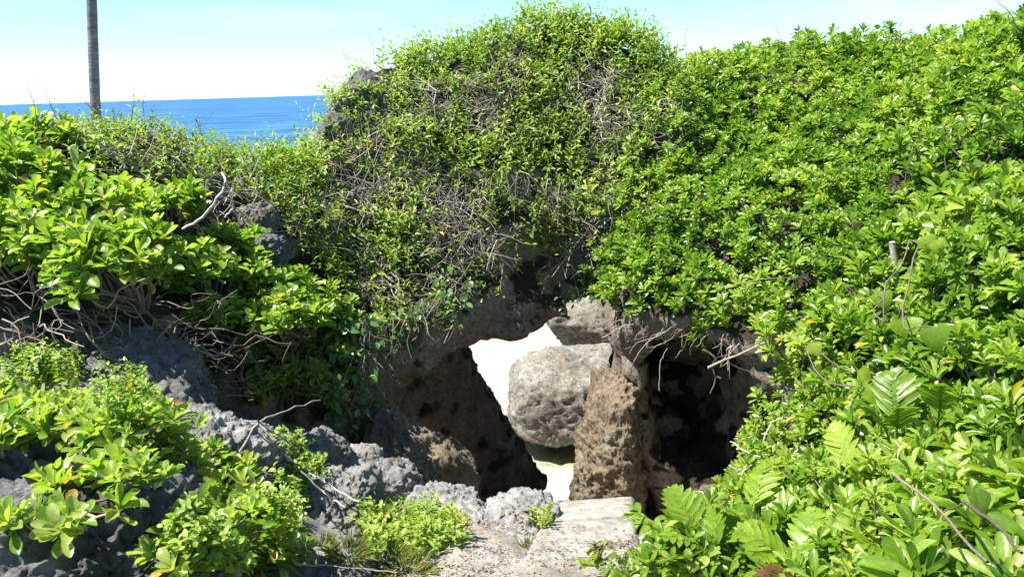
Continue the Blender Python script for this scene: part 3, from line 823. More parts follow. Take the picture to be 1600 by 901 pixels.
# ---------------------------------------------------------------- concrete step
def concrete_step():
    # landing slab and the thinner slab in front of it, bevelled and worn
    root = thing('concrete_step', at(930, 800, 4.4), 'weathered concrete step leading down to the arch', 'concrete step')
    def slab(name, corners_top, thick, seed):
        n = 28
        c = np.array(corners_top, float)   # near-left, near-right, far-right, far-left
        u, v = np.meshgrid(np.linspace(0, 1, n), np.linspace(0, 1, n), indexing='ij')
        P = ((1 - u) * (1 - v))[..., None] * c[0] + (u * (1 - v))[..., None] * c[1] + (u * v)[..., None] * c[2] + ((1 - u) * v)[..., None] * c[3]
        e = np.minimum(np.minimum(u, 1 - u), np.minimum(v, 1 - v))
        P = P.reshape(-1, 3)
        nn = fbm(P * 6, 4, seed)
        P[:, 2] += nn * 0.016 - 0.02 * np.exp(-(e.ravel() / 0.03) ** 1.0) * (1 + nn)
        edge = (e.ravel() < 1e-6)
        P[:, 0] += np.where(edge, fbm(P * 9, 3, seed + 3) * 0.025, 0)
        P[:, 1] += np.where(edge, fbm(P * 9, 3, seed + 7) * 0.02, 0)
        idx = np.arange(n * n).reshape(n, n)
        F = [np.stack([idx[:-1, :-1].ravel(), idx[1:, :-1].ravel(), idx[1:, 1:].ravel(), idx[:-1, 1:].ravel()], 1)]
        loop = list(idx[:, 0]) + list(idx[-1, 1:]) + list(idx[-2::-1, -1]) + list(idx[0, -2:0:-1])
        L = len(loop); levels = 8; VV = [P]; base = n * n; prev = loop
        for k in range(1, levels + 1):
            q = P[loop].copy(); q[:, 2] -= thick * k / levels
            out = unit(q - q.mean(0)); w = fbm(q * 11, 3, seed + 20)
            q += out * (w * 0.022)[:, None]
            VV.append(q); cur = list(range(base, base + L)); base += L
            F.append(np.array([(prev[i], cur[i], cur[(i + 1) % L], prev[(i + 1) % L]) for i in range(L)]))
            prev = cur
        V_ = rel(np.concatenate(VV), root)
        return mesh_obj(name, V_, np.concatenate(F), M_CONC, root)
    def off(p, dz): return p + np.array([0, 0, dz])
    A_ = [at(862, 812, 4.42), at(992, 800, 4.42), at(990, 773, 4.92), at(878, 780, 4.92)]
    slab('tread', A_, 0.55, 5)
    B_ = [at(818, 866, 3.47), at(1004, 862, 3.50), at(990, 805, 4.37), at(848, 811, 4.37)]
    for q in B_[:2]: q[2] = gz_at(q[0], q[1]) + 0.008
    slab('landing', B_, 0.4, 9)
concrete_step()

# ---------------------------------------------------------------- palm behind the left bank (only its trunk is in the picture)
def palm():
    base = at(151, 190, 19.0); base[2] = -2.5
    top_ = at(142, -10, 19.0)
    b0 = at(151, 190, 19.0)
    dirv = (top_ - b0) / (top_[2] - b0[2])
    root = thing('palm_tree', base, 'tall slim grey palm trunk rising above the left bank against the sky', 'palm tree')
    n = 220
    z = np.linspace(0, 13.0, n)
    ctr = b0[None] + dirv[None] * (z + base[2] - b0[2])[:, None]
    ctr[:, 0] += 0.015 * np.sin(z * 0.9)
    rad = np.interp(z, [0, 0.6, 4, 13], [0.25, 0.15, 0.118, 0.098]) * (1 + 0.035 * (np.modf(z / 0.13)[0] < 0.25))
    T = Tubes(14); T.add(ctr, rad, 0.5)
    o = T.build('trunk', M_TRUNK, root)
    tip = ctr[-1]
    tm = [leaf_template('lance', 3, 0.2, 0.5)]
    for k in range(14):
        a = k * 2.4; el = rng.uniform(0.1, 0.9)
        hd = np.array([math.cos(a), math.sin(a), 0])
        s = np.linspace(0, 1, 14)
        pts = tip + hd * (s * 2.6)[:, None] * math.cos(el * 0.6) + np.array([0, 0, 1.0]) * (s * 2.2 * math.sin(el) - s ** 2 * 1.9)[:, None]
        LV = Leaves()
        tg = unit(np.gradient(pts, axis=0))
        for sd in (-1, 1):
            ss = np.linspace(0.12, 1, 42)
            P = np.stack([np.interp(ss, s, pts[:, i]) for i in range(3)], 1); tt = unit(np.stack([np.interp(ss, s, tg[:, i]) for i in range(3)], 1))
            side = unit(np.cross(tt, [0, 0, 1.0])) * sd
            LV.add(tm[0], P, side * 0.8 + tt * 0.55 + np.array([0, 0, -0.25]), np.tile([0, 0, 1.0], (42, 1)), 0.55 * np.sin(np.clip(ss, 0.1, 0.95) * 3.1) + 0.1, 0.05, rng.uniform(0.2, 0.6, 42))
        fr = LV.build('frond', M_NAUP, root)
        TB = Tubes(5); TB.add(pts, np.linspace(0.03, 0.006, 14), 0.5); TB.build('rachis', M_STEM, fr).location = (0, 0, 0)
        ch = fr.children[0]
        ch.data.transform(Matrix.Translation(-Vector(root.location)))
palm()

# ---------------------------------------------------------------- where plants can root: rays on the bare land
bpy.context.view_layer.update()
_dg = bpy.context.evaluated_depsgraph_get()


def cast(o, d):
    ok, loc, nrm, _, ob, _ = sc.ray_cast(_dg, Vector(o), Vector(unit(np.asarray(d, float))))
    return (np.array(loc), np.array(nrm), ob) if ok else (None, None, None)


def hit(px, py):
    return cast(EYE, at(px, py, 1.0) - EYE)[:2]


def down(p, h=1.2):
    q = cast(np.asarray(p) + np.array([0, 0, h]), (0, 0, -1))
    return q[0] if q[0] is not None else np.asarray(p)


def bank_y(px, py):
    """world Y of the bare land seen at a point of the picture"""
    q = hit(px, py)[0]
    return q[1] if q is not None else 8.0


def sample_hill(poly, density, seed):
    r_ = np.random.default_rng(seed)
    c = HV[HF].mean(1)
    px, py, w = project(c)
    ok = (w > 0.6) & inpoly(px, py, poly)
    # leave out what faces away from every nearby viewpoint
    fn = unit(np.cross(HV[HF[:, 2]] - HV[HF[:, 0]], HV[HF[:, 3]] - HV[HF[:, 1]]))
    ok &= ((EYE - c) * fn).sum(1) > -0.55 * np.linalg.norm(EYE - c, axis=1)
    idx = np.nonzero(ok)[0]
    q = HV[HF[idx]]
    ar = 0.5 * np.linalg.norm(np.cross(q[:, 2] - q[:, 0], q[:, 3] - q[:, 1]), axis=1)
    n = int(ar.sum() * density)
    pick = r_.choice(len(idx), n, p=ar / ar.sum())
    u, v = r_.random((2, n, 1)); qq = q[pick]
    P = (1 - u) * (1 - v) * qq[:, 0] + u * (1 - v) * qq[:, 1] + u * v * qq[:, 2] + (1 - u) * v * qq[:, 3]
    return P, unit(HN[HF[idx[pick]]].mean(1))


UP = np.array([0, 0, 1.0])

# ---------------------------------------------------------------- broad-leaved shrubs of the right slope
RIGHT = [(930, 440), (990, 270), (1062, 150), (1105, 110), (1160, 90), (1300, 30), (1700, -150), (2300, -150), (2300, 1500), (900, 1500), (935, 960), (985, 850), (1090, 812), (1195, 745), (1250, 650), (1238, 560), (1180, 530), (1110, 508), (985, 494)]
P, Nn = sample_hill(RIGHT, 270, 21)
far = np.linalg.norm(P - EYE, axis=1)
keep = far > 1.25
P, Nn, far = P[keep], Nn[keep], far[keep]
# shrub centres: (pixel x, pixel y, label)
RG = 'shrubs in the thicket over the right slope'
RL = 'broad-leaved green shrub, one of many merging into the thicket over the right slope'
rs = [(950, 430, 'light green shrub hanging over the upper grey boulder beside the arch'), (1060, 490, 'leafy shrub overhanging the left half of the small cave'), (1180, 520, 'leafy shrub overhanging the top right of the small cave'),
      (1260, 600, 'bright shrub at the right rim of the small cave'), (1230, 740, 'low shrub with bare twig ends below the right rim of the cave'), (1400, 440, 'shrub around the wooden stake'),
      (1530, 380, 'large pale-leaved shrub right of the wooden stake'), (1560, 640, 'large-leaved shrub near the viewer, right of the upright ferns'), (1500, 860, 'near shrub with long spoon-shaped leaves in the bottom corner'),
      (1380, 760, 'near shrub of glossy leaves behind the ferns'), (1000, 900, 'low shrub spilling over the path edge, below the sapling'), (1330, 560, 'shrub entwined with heart-shaped vine leaves'),
      (1140, 110, 'shrub in the dip of the skyline between hill and right slope'), (1590, 70, 'shrub on the highest skyline of the right slope, beside a leaning dead stalk')]
rs += [(x, y, None) for x, y in [(1010, 330), (1040, 400), (1120, 380), (1130, 250), (1210, 420), (1300, 460), (1210, 300), (1310, 330), (1220, 180), (1320, 220), (1420, 300), (1230, 100), (1330, 110), (1430, 180), (1440, 90), (1540, 160), (1540, 260), (1090, 180), (1650, 400), (1680, 200), (1680, 700), (1750, 500), (1160, 870), (1290, 850), (1480, 560), (1640, 900), (1050, 250)]]
C = []
for x, y, l in rs:
    h_ = hit(min(x, 1599), max(y, 2))[0]
    if h_ is None: h_ = at(x, y, 8.5)
    if x > 1600: h_ = at(x, y, h_[1] * 0.92)
    C.append(h_)
C = np.array(C)
D2 = np.linalg.norm((P[:, None] - C[None]) * np.array([1, 0.8, 1]), axis=2)
own = D2.argmin(1); dmin = D2.min(1)
for i, (x, y, lab) in enumerate(rs):
    m = own == i
    if m.sum() < 12: continue
    p, n, fr_, dd = P[m], Nn[m], far[m], dmin[m]
    mean = p.mean(0)
    big = np.interp(np.median(fr_), [2.2, 3.6, 5.0, 9.0], [0.140, 0.105, 0.080, 0.078]) * rng.uniform(0.82, 1.22)
    if lab and 'large' in lab: big *= 1.15
    R_ = np.percentile(dd, 90) + 1e-3
    dome = np.clip(1 - (dd / R_) ** 2, 0, 1)
    cl = fbm(p * 3.3, 2, 300)                              # shoots gather in clumps with hollows between
    off = rng.uniform(0.02, 1.0, len(p)) ** 0.7 * (0.10 + 0.20 * dome + 0.16 * np.clip(cl + 0.2, 0, 1)) * np.interp(fr_, [1.5, 3], [0.6, 1.0])
    under_ = rng.random(len(p)) < 0.27                     # low shoots that close the ground between the clumps
    off = np.where(under_, rng.uniform(0.02, 0.09, len(p)), off)
    keepm = (cl > -0.40) | (rng.random(len(p)) < 0.55) | under_
    edge = (p[:, 2] < 1.0) & (p[:, 1] > 3.6)
    keepm &= ~(edge & (rng.random(len(p)) < 0.3))
    p, n, off, fr_ = p[keepm], n[keepm], off[keepm], fr_[keepm]
    ax = unit(n * 0.55 + UP * 0.75 + TO_SUN * 0.25 + rng.normal(0, 0.30, n.shape))
    tips = p + unit(n * 0.7 + UP * 0.5) * off[:, None]
    root = thing('broadleaf_shrub', mean, lab or RL, 'shrub', RG)
    LV = Leaves()
    near = np.median(fr_) < 3.6
    rosettes(LV, tips, ax, big * rng.uniform(0.6, 1.25, len(tips)), OB if near else OB3, (10, 15), 0.27 if near else 0.35, np.clip(rng.normal(0.50, 0.07) + fbm(tips * 1.5, 3, 400) * 0.32, 0.2, 0.75), 0.14, 0.012)
    LV.build('foliage', M_NAUP, root)
    T = Tubes(4); cen = p[np.linalg.norm(p - mean, axis=1).argmin()] - n.mean(0) * 0.12
    for k in np.argsort(np.linalg.norm(p - cen, axis=1) * rng.uniform(0.6, 1.4, len(p)))[:34]:
        a0 = p[k] - n[k] * 0.03 + rng.normal(0, 0.05, 3); w1 = wiggle(cen, a0, 4, 0.05); w2 = wiggle(a0, tips[k] - ax[k] * big * 0.3, 4, 0.1)
        T.add(np.concatenate([w1, w2[1:]]), np.linspace(0.010, 0.004, len(w1) + len(w2) - 1), rng.uniform(0, 0.7))
    T.build('stems', M_STEM, root)

# ---------------------------------------------------------------- free-standing shrub: dome of rosettes on bent stems
def dome_shrub(px, py, Y, rad, n, leaf, label, group=None, front=0.65, tint=0.46, squash=0.75, stems=26, root_off=(0.0, 0.45, -0.45), cat='shrub', name='broadleaf_shrub', yellow=0.02, ground_base=None, stem_tint=(0.2, 0.9), low=-0.25):
    c = at(px, py, Y)
    base = ground_base if ground_base is not None else c + np.array(root_off) * rad / 0.5
    rt = thing(name, base, label, cat, group)
    d = unit(rng.normal(size=(n * 6, 3)))
    d = d[(d[:, 2] > low) & (d @ unit(np.array([0.1, -0.8, 0.6])) > -front)][:n]
    rr = rad * rng.uniform(0.55, 1.05, len(d)) * (1 + 0.25 * fbm(d * 1.7 + px * 0.01, 2, int(px) % 97))
    tips = c + d * rr[:, None] * np.array([1.1, 0.9, squash])
    ax = unit(d * 0.55 + UP * 0.9 + TO_SUN * 0.2 + rng.normal(0, 0.22, d.shape))
    LV = Leaves()
    rosettes(LV, tips, ax, leaf * rng.uniform(0.75, 1.2, len(tips)), OB, (10, 15), 0.37, tint, 0.13, yellow)
    LV.build('foliage', M_NAUP, rt)
    T = Tubes(5)
    ks = rng.choice(len(tips), min(stems, len(tips)), replace=False)
    for k in ks:
        b_ = base
        mid = b_ + (tips[k] - b_) * 0.5 + np.array([0, -0.10, -0.12]) * rad + rng.normal(0, 0.1, 3) * rad
        p1 = wiggle(b_, mid, 3, 0.1); p2 = wiggle(mid, tips[k] - ax[k] * leaf * 0.25, 3, 0.08)
        pp = np.concatenate([p1, p2[1:]])
        T.add(pp, np.linspace(0.011, 0.0055, len(pp)) * (rad / 0.5) ** 0.5, rng.uniform(*stem_tint))
    T.build('stems', M_STEM, rt)
    return rt, c


for (x, y, r_, n_, lf, lab) in [(1065, 868, 0.20, 26, 0.085, 'low shrub on the right path edge, behind the sapling'), (985, 905, 0.16, 20, 0.08, 'lowest leafy shrub at the bottom edge, right of the path'), (1110, 905, 0.2, 24, 0.09, 'low shrub under the bright lobed fern at the bottom edge')]:
    b_ = down(at(x, y + 12, 3.0), 0.8)
    dome_shrub(x, y, b_[1] + 0.02, r_, n_, lf, lab, RG, front=0.9, tint=0.55, squash=0.6, stems=14, ground_base=b_, low=-0.1)

LG = 'shrubs along the left bank'
left = [(20, 290, 0.40, 66, 'spoon-leaved shrub at the left skyline, left of the palm trunk'), (-110, 330, 0.5, 70, None), (20, 395, 0.46, 75, 'bright shrub at the left edge with tangled bare roots below it'), (135, 350, 0.42, 70, 'dense bright shrub below the skyline, in front of the palm trunk'),
        (175, 425, 0.36, 55, 'shrub with a big yellow leaf above the tangled bare stems'), (245, 335, 0.30, 42, 'shrub just left of the forked bleached branch'), (300, 425, 0.33, 48, 'shrub below the forked bleached branch, above the dark gap'),
        (350, 385, 0.22, 26, 'small yellowish shrub in front of the bare grey rock face'), (405, 450, 0.32, 46, 'shrub in the middle of the left bank, below the bare rock faces'), (480, 478, 0.30, 40, 'shrub at the right end of the left bank, next to the hill creeper'),
        (430, 535, 0.28, 34, 'lower shrub half in shade above the hollow'), (515, 560, 0.24, 24, 'sparse shaded shrub hanging into the hollow left of the arch'), (60, 225, 0.28, 34, None), (395, 545, 0.22, 22, None), (470, 600, 0.22, 24, None), (525, 610, 0.2, 22, None), (420, 600, 0.16, 12, None), (455, 500, 0.26, 34, None), (390, 500, 0.24, 26, None), (545, 520, 0.22, 22, None), (330, 500, 0.22, 18, 'thin shrub among bare stems over the dark gap')]
for (x, y, r_, n_, lab) in left:
    Y = bank_y(max(x, 1), y) - r_ * 0.75 if x > 0 else bank_y(1, y) - 0.4
    dome_shrub(x, y, Y, r_, n_, 0.125 if x < 400 else 0.11, lab or ('spoon-leaved shrub merging with its neighbours at the left edge of the bank' if x < 200 else 'half-shaded shrub merging with its neighbours low on the bank left of the arch'), LG, tint=0.46 if lab and 'shade' in lab else 0.58)  # shrubs labelled with shade get darker leaves, the shade put into their tint

# tangle of bare stems below the left shrubs
def tangle(name, specs, label, cat, mat, rad=0.009, tint=(0.2, 0.9), sides=5):
    root = None; T = Tubes(sides)
    for (a, b_, amp, sag, r_) in specs:
        pp = wiggle(a, b_, 6, amp, sag)
        T.add(pp, np.linspace(r_, r_ * 0.55, len(pp)), rng.uniform(*tint))
    o = T.build(name, mat)
    return tag(o, label, cat, kind='stuff')


sp = []
for k in range(120):
    x = rng.uniform(-40, 340); y = np.interp(x, [0, 200, 350, 470], [475, 500, 545, 600]) + rng.normal(10, 26)
    Y = np.interp(x, [0, 250, 470], [4.25, 4.7, 5.35]) + rng.normal(0, 0.12)
    L = rng.uniform(40, 140); an = rng.normal(0.15, 0.55)
    a = at(x, y, Y); b_ = at(x + L * math.cos(an), y + L * math.sin(an) * 0.8, Y + rng.normal(0.1, 0.2))
    sp.append((a, b_, 0.10, rng.uniform(0, 0.12), rng.uniform(0.0025, 0.006)))
tangle('bare_stems', sp, 'tangle of bare greyish stems hanging under the left shrubs', 'bare stems', M_STEM)
sp = []
for k in range(110):
    x = rng.uniform(260, 520); y = rng.uniform(515, 600)
    Y = np.interp(x, [250, 500], [4.9, 5.6]) + rng.normal(0, 0.12)
    sp.append((at(x, y, Y), at(x + rng.normal(0, 40), y + rng.uniform(50, 110), Y + 0.15), 0.09, 0.0, rng.uniform(0.002, 0.005)))
tangle('bare_stems', sp, 'thin brown stems hanging down into the dark gap left of the arch', 'bare stems', M_STEM, tint=(0, 0.4))

# ---------------------------------------------------------------- low shrubs on the rock ridge in front
SG = 'low shrubs on the near left rocks'
small = [(40, 610, 0.26, 26, 0.09, 'leafy low shrub at the left edge of the rock ridge'), (105, 655, 0.24, 26, 0.09, 'dense low shrub in the middle of the near rock ridge'), (185, 680, 0.20, 20, 0.088, 'low shrub on the crest of the ridge above the big knobbly rock'),
         (110, 775, 0.20, 20, 0.095, 'low shrub growing from the left side of the big knobbly rock'), (240, 700, 0.16, 11, 0.085, 'thin shrub with bare crooked twigs on the grey sloping rock'),
         (345, 745, 0.18, 17, 0.095, 'upright-leaved shrub beside the grey rock with a cut face'), (345, 815, 0.20, 19, 0.095, 'low shrub between the big knobbly rock and the grey slab'), (395, 865, 0.18, 17, 0.092, 'lowest of the small shrubs left of the grey slab'),
         (290, 850, 0.13, 10, 0.08, 'little shrub at the right foot of the big knobbly rock'), (430, 790, 0.11, 9, 0.075, 'little pale shrub on the left edge of the grey slab')]
small += [(15, 655, 0.22, 30, 0.09, 'low shrub at the left picture edge, between the weeds and the dark rock'), (150, 635, 0.20, 26, 0.088, 'low shrub on top of the ridge, touching the fine dark weeds'), (215, 655, 0.17, 20, 0.085, 'pale low shrub at the right end of the ridge crest'), (275, 705, 0.15, 12, 0.08, 'sparse shrub creeping over the grey sloping rock, left of the crooked dead twigs'), (320, 715, 0.13, 10, 0.08, 'sparse shrub creeping over the grey sloping rock, right of the crooked dead twigs'), (195, 735, 0.14, 11, 0.085, 'sparse shrub at the top edge of the big knobbly rock'), (410, 830, 0.15, 14, 0.085, 'small dense shrub against the left side of the grey slab')]
for (x, y, r_, n_, lf, lab) in small:
    n_ = int(n_ * 0.9); r_ *= 1.12; y += 8
    q = hit(max(2, min(x, 1598)), min(y + r_ * 60, 899))[0]
    b_ = q if q is not None else at(x, y, 3.3)
    Y = b_[1] + 0.02
    dome_shrub(x, y, Y, r_, n_, lf, lab, SG, front=0.9, tint=0.66, squash=0.26, stems=14, ground_base=b_, yellow=0.03, stem_tint=(0.3, 1.0), low=-0.1)

# ---------------------------------------------------------------- creeper over the hill (nobody could count it)
HILL = [(395, 240), (505, 215), (530, 150), (570, 85), (660, 60), (760, 10), (870, -40), (960, -20), (1040, 50), (1110, 90), (1160, 90), (1075, 150), (1000, 265), (950, 350), (925, 430), (860, 420), (790, 470), (700, 500), (600, 560), (560, 480), (500, 440), (440, 340)]
P, Nn = sample_hill(HILL, 520, 33)
px, py, _ = project(P)
nz = fbm(P * 2.2, 3, 55)
# open where the rock overhangs, thick on top
dens = np.interp(py, [0, 150, 250, 330, 420, 520], [1.0, 0.95, 0.75, 0.5, 0.16, 0.08])
dens = np.where(px < 640, np.maximum(dens, np.interp(py, [200, 450, 540], [0.9, 0.7, 0.25])), dens)
dens = np.clip(dens + nz * 0.8, 0.02, 1.2)
dry = np.clip(fbm(P * 1.8, 3, 57) + 0.05, 0, 1) * np.interp(py, [60, 140], [0.2, 1])
dens = dens * np.clip(1.1 - dry * 3.4, 0.14, 1)
crag_bare = inpoly(px, py, [(490, 190), (525, 150), (585, 118), (632, 125), (610, 190), (560, 240), (500, 240)])
k = rng.random(len(P)) < dens * np.where(crag_bare, 0.42, 1)
P, Nn = P[k], Nn[k]


def sprigs(LV, T, P, Nn, leaf, nl, tint, tsd, tmpls, height, wratio=0.4, stem_p=0.35, out=0.5, yellow=0.02):
    K = len(P)
    ax = unit(Nn * out + UP * 0.7 + rng.normal(0, 0.45, P.shape))
    ln = rng.uniform(0.5, 1.3, K) * height
    base = P + Nn * (rng.uniform(-0.02, 0.10, K))[:, None]
    u, v = basis(ax)
    ph = rng.uniform(0, 6.28, K); bt = rng.normal(tint, tsd, K)
    for j in range(nl):
        f = (j + 1) / nl
        az = ph + j * 2.4 + rng.normal(0, 0.3, K)
        rd = u * np.cos(az)[:, None] + v * np.sin(az)[:, None]
        d = ax * 0.55 + rd + rng.normal(0, 0.15, P.shape)
        org = base + ax * (ln * f)[:, None]
        n = ax * 0.8 - rd * 0.5 + UP * 0.7 + rng.normal(0, 0.25, P.shape)
        sel = rng.integers(0, len(tmpls), K)
        t = np.clip(bt + rng.normal(0, 0.1, K), 0.02, 0.85)
        t = np.where(rng.random(K) < yellow, rng.uniform(0.88, 1, K), t)
        L = leaf * rng.uniform(0.7, 1.3, K) * (1 - 0.35 * f)
        live = rng.random(K) < 0.85
        for q in range(len(tmpls)):
            w = (sel == q) & live
            LV.add(tmpls[q], org[w], d[w], n[w], L[w], L[w] * wratio * rng.uniform(0.8, 1.2, w.sum()), t[w])
    if T is not None:
        for i in np.nonzero(rng.random(K) < stem_p)[0]:
            T.add(np.stack([base[i], base[i] + ax[i] * ln[i] * 0.5 + rng.normal(0, 0.008, 3), base[i] + ax[i] * ln[i]]), [0.003, 0.0025, 0.0015], rng.uniform(0, 0.6))


LV = Leaves()
cz = fbm(P * 2.6, 3, 58)                       # taller shoots stand in clumps
for lo_c, hi_c, lf, ht, tn in ((-9, -0.12, 0.060, 0.12, 0.42), (-0.12, 0.12, 0.074, 0.17, 0.52), (0.12, 9, 0.088, 0.27, 0.60)):
    w_ = (cz >= lo_c) & (cz < hi_c)
    sprigs(LV, None, P[w_], Nn[w_], lf, 8, tn, 0.13, LN + OB3[:1], ht, 0.37)
_sr = np.random.default_rng(5)
CP, CN = [], []
while len(CP) < 70:
    x, y = _sr.uniform(500, 625), _sr.uniform(105, 235)
    if inpoly(np.array([x]), np.array([y]), [(505, 165), (535, 128), (600, 108), (622, 160), (590, 232), (512, 236)])[0]:
        q, nn = hit(x, y)
        if q is not None and q[1] < 9.5 and fbm((q * 3.0)[None], 2, 71)[0] > -0.12: CP.append(q); CN.append(nn)
sprigs(LV, None, np.array(CP), np.array(CN), 0.07, 9, 0.5, 0.12, LN + OB3[:1], 0.16, 0.4)
tag(LV.build('creeper', M_CREEP), 'light green small-leaved creeper covering the hill over the arch', 'creeper', kind='stuff')
# skyline shoots and the left ridge top
LTOP = [(95, 200), (200, 190), (300, 210), (410, 235), (460, 240), (500, 440), (420, 330), (300, 300), (150, 290), (100, 250)]
P, Nn = sample_hill(LTOP, 330, 35)
kz = rng.random(len(P)) < np.clip(0.75 + fbm(P * 2.5, 3, 56), 0.1, 1)
LV = Leaves()
sprigs(LV, None, P[kz], Nn[kz], 0.07, 8, 0.50, 0.12, LN + RD[:1], 0.2, 0.38)
tag(LV.build('creeper', M_CREEP), 'mixed small-leaved creeper along the top of the left ridge', 'creeper', kind='stuff')

# dry stems woven through the creeper
def twigs(poly, density, seed, length, rad, label, lo_=0.02, hi_=0.16, down_=0.0, nzseed=57, thr=-0.1):
    P, Nn = sample_hill(poly, density, seed)
    k = fbm(P * 1.8, 3, nzseed) > thr
    P, Nn = P[k], Nn[k]
    T = Tubes(3)
    for i in range(len(P)):
        a = P[i] + Nn[i] * rng.uniform(lo_, hi_)
        tdir = rng.normal(size=3); tdir -= Nn[i] * (tdir @ Nn[i]) * 0.7; tdir = unit(tdir + np.array([0, 0, -down_]))
        b_ = a + tdir * length * rng.uniform(0.4, 1.5) + Nn[i] * rng.uniform(-0.02, 0.08)
        T.add(wiggle(a, b_, 3, 0.10), np.linspace(rad, rad * 0.4, 5) * rng.uniform(0.6, 1.5), np.clip(rng.normal(0.5, 0.28), 0, 1))
    o = T.build('dry_twigs', M_TWIG)
    return tag(o, label, 'dry twigs', kind='stuff')


twigs([(430, 240), (560, 160), (700, 90), (1000, 120), (1060, 200), (990, 300), (930, 400), (800, 440), (640, 540), (540, 460), (470, 380)], 800, 41, 0.24, 0.0042, 'dry grey-brown stems woven through the creeper on the hill', down_=0.25, thr=0.0)
twigs([(90, 200), (300, 215), (440, 240), (440, 400), (300, 330), (120, 280)], 260, 43, 0.26, 0.0045, 'dry grey twigs through the creeper on the left ridge')

# ---------------------------------------------------------------- dark glossy vine on the shaded arch face
def vine(pxs, Yoff, n, leaf, label, tm, mat=None, tint=0.5, spread=18, stems=True, wr=0.62):
    pts = []
    for x, y in pxs:
        q, nn = hit(x, y)
        if q is None or q[1] > 8.4: continue
        pts.append((q, nn))
    root = thing('creeping_vine', pts[0][0], label, 'vine')
    P = []; Nv = []
    for i in range(n):
        j = rng.integers(0, len(pxs))
        x, y = pxs[j]; q, nn = hit(x + rng.normal(0, spread), y + rng.normal(0, spread))
        if q is None or q[1] > 8.4 or np.linalg.norm(q - pts[min(j, len(pts) - 1)][0]) > 0.8: continue
        tocam = unit(EYE - q)
        P.append(q + unit(nn * 0.5 + tocam * 0.6) * rng.uniform(0.03, Yoff)); Nv.append(unit(nn * 0.3 + tocam * 0.5 + UP * 0.5 + rng.normal(0, 0.3, 3)))
    P = np.array(P); Nv = np.array(Nv)
    d = rng.normal(0, 0.6, P.shape) + np.array([0, 0, -0.8]); d -= Nv * (d * Nv).sum(1)[:, None]
    LV = Leaves()
    sel = rng.integers(0, len(tm), len(P))
    L = leaf * rng.uniform(0.6, 1.3, len(P))
    tt = np.clip(rng.normal(tint, 0.18, len(P)), 0, 1)
    for q in range(len(tm)):
        w = sel == q
        LV.add(tm[q], P[w], d[w], Nv[w], L[w], L[w] * wr, tt[w])
    LV.build('foliage', mat or M_DARKLEAF, root)
    T = Tubes(4)
    for i in range(len(pts) - 1):
        T.add(wiggle(pts[i][0] + pts[i][1] * 0.05, pts[i + 1][0] + pts[i + 1][1] * 0.05, 4, 0.12), 0.005, rng.uniform(0.2, 0.8))
    for i in rng.choice(len(P), len(P) // 3, replace=False):
        j = rng.integers(0, len(pts))
        T.add(wiggle(pts[j][0], P[i], 3, 0.12), 0.003, rng.uniform(0.1, 0.8))
    T.build('stems', M_STEM, root)


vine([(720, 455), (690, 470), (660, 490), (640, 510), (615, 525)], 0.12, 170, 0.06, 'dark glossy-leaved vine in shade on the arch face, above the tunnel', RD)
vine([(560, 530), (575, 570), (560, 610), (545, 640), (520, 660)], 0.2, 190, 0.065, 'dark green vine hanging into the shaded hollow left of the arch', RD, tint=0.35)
vine([(690, 340), (700, 380), (720, 420), (680, 410)], 0.12, 130, 0.05, 'small-leaved vine climbing the middle of the arch face', LN, M_CREEP, 0.35, 24, wr=0.45)
vine([(840, 300), (860, 320), (820, 330), (900, 360), (870, 390)], 0.12, 150, 0.05, 'sparse green vine on the dark upper face of the arch', LN, M_CREEP, 0.38, 30, wr=0.45)
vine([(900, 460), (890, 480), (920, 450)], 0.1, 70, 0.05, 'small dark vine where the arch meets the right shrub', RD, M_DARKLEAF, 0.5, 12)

# roots and dry stems hanging from lips
def hang(name, n, xr, yfun, lr, rad, label, cat, tint=(0.2, 0.9), toward=0.1, branch=0.4, lean=0.0, mat=None):
    T = Tubes(4)
    for k in range(n):
        x = rng.uniform(*xr); y = yfun(x) + rng.normal(0, 5)
        q, nn = hit(x, y)
        if q is None: continue
        a = q + unit(EYE - q) * toward * rng.uniform(0.3, 1.4)
        b_ = a + np.array([rng.normal(lean, 0.10), rng.normal(0, 0.05), -rng.uniform(*lr)])
        pp = wiggle(a, b_, 4, 0.10)
        T.add(pp, np.linspace(rad, rad * 0.5, len(pp)) * rng.uniform(0.6, 1.4), rng.uniform(*tint))
        if rng.random() < branch:
            m_ = pp[len(pp) // 2]; T.add(wiggle(m_, m_ + np.array([rng.normal(0, 0.1), 0, -rng.uniform(0.03, 0.14)]), 3, 0.15), rad * 0.5, rng.uniform(*tint))
    return tag(T.build(name, mat or M_TWIG), label, cat, kind='stuff')


hang('hanging_roots', 46, (965, 1160), lambda x: np.interp(x, [965, 1010, 1100, 1160], [490, 508, 520, 545]), (0.05, 0.24), 0.003, 'pale dry rootlets hanging over the mouth of the small cave', 'hanging roots', lean=-0.03)
hang('hanging_roots', 60, (560, 720), lambda x: np.interp(x, [560, 640, 720], [500, 490, 440]), (0.10, 0.42), 0.0035, 'dry stems hanging down the left side of the arch face', 'hanging roots', lean=-0.02)
hang('hanging_roots', 90, (660, 930), lambda x: np.interp(x, [660, 800, 930], [300, 270, 290]), (0.12, 0.45), 0.0032, 'curtain of pale dry stems on the upper arch face', 'hanging roots')
hang('hanging_roots', 40, (560, 600), lambda x: 560, (0.15, 0.35), 0.003, 'bunch of fine brown roots above the tall shaded rock', 'hanging roots', tint=(0.1, 0.5))

# ---------------------------------------------------------------- ferns with deeply lobed fronds
LOBE = [leaf_template('lobe', 5, 0.12, c) for c in (0.25, 0.5, -0.2)]


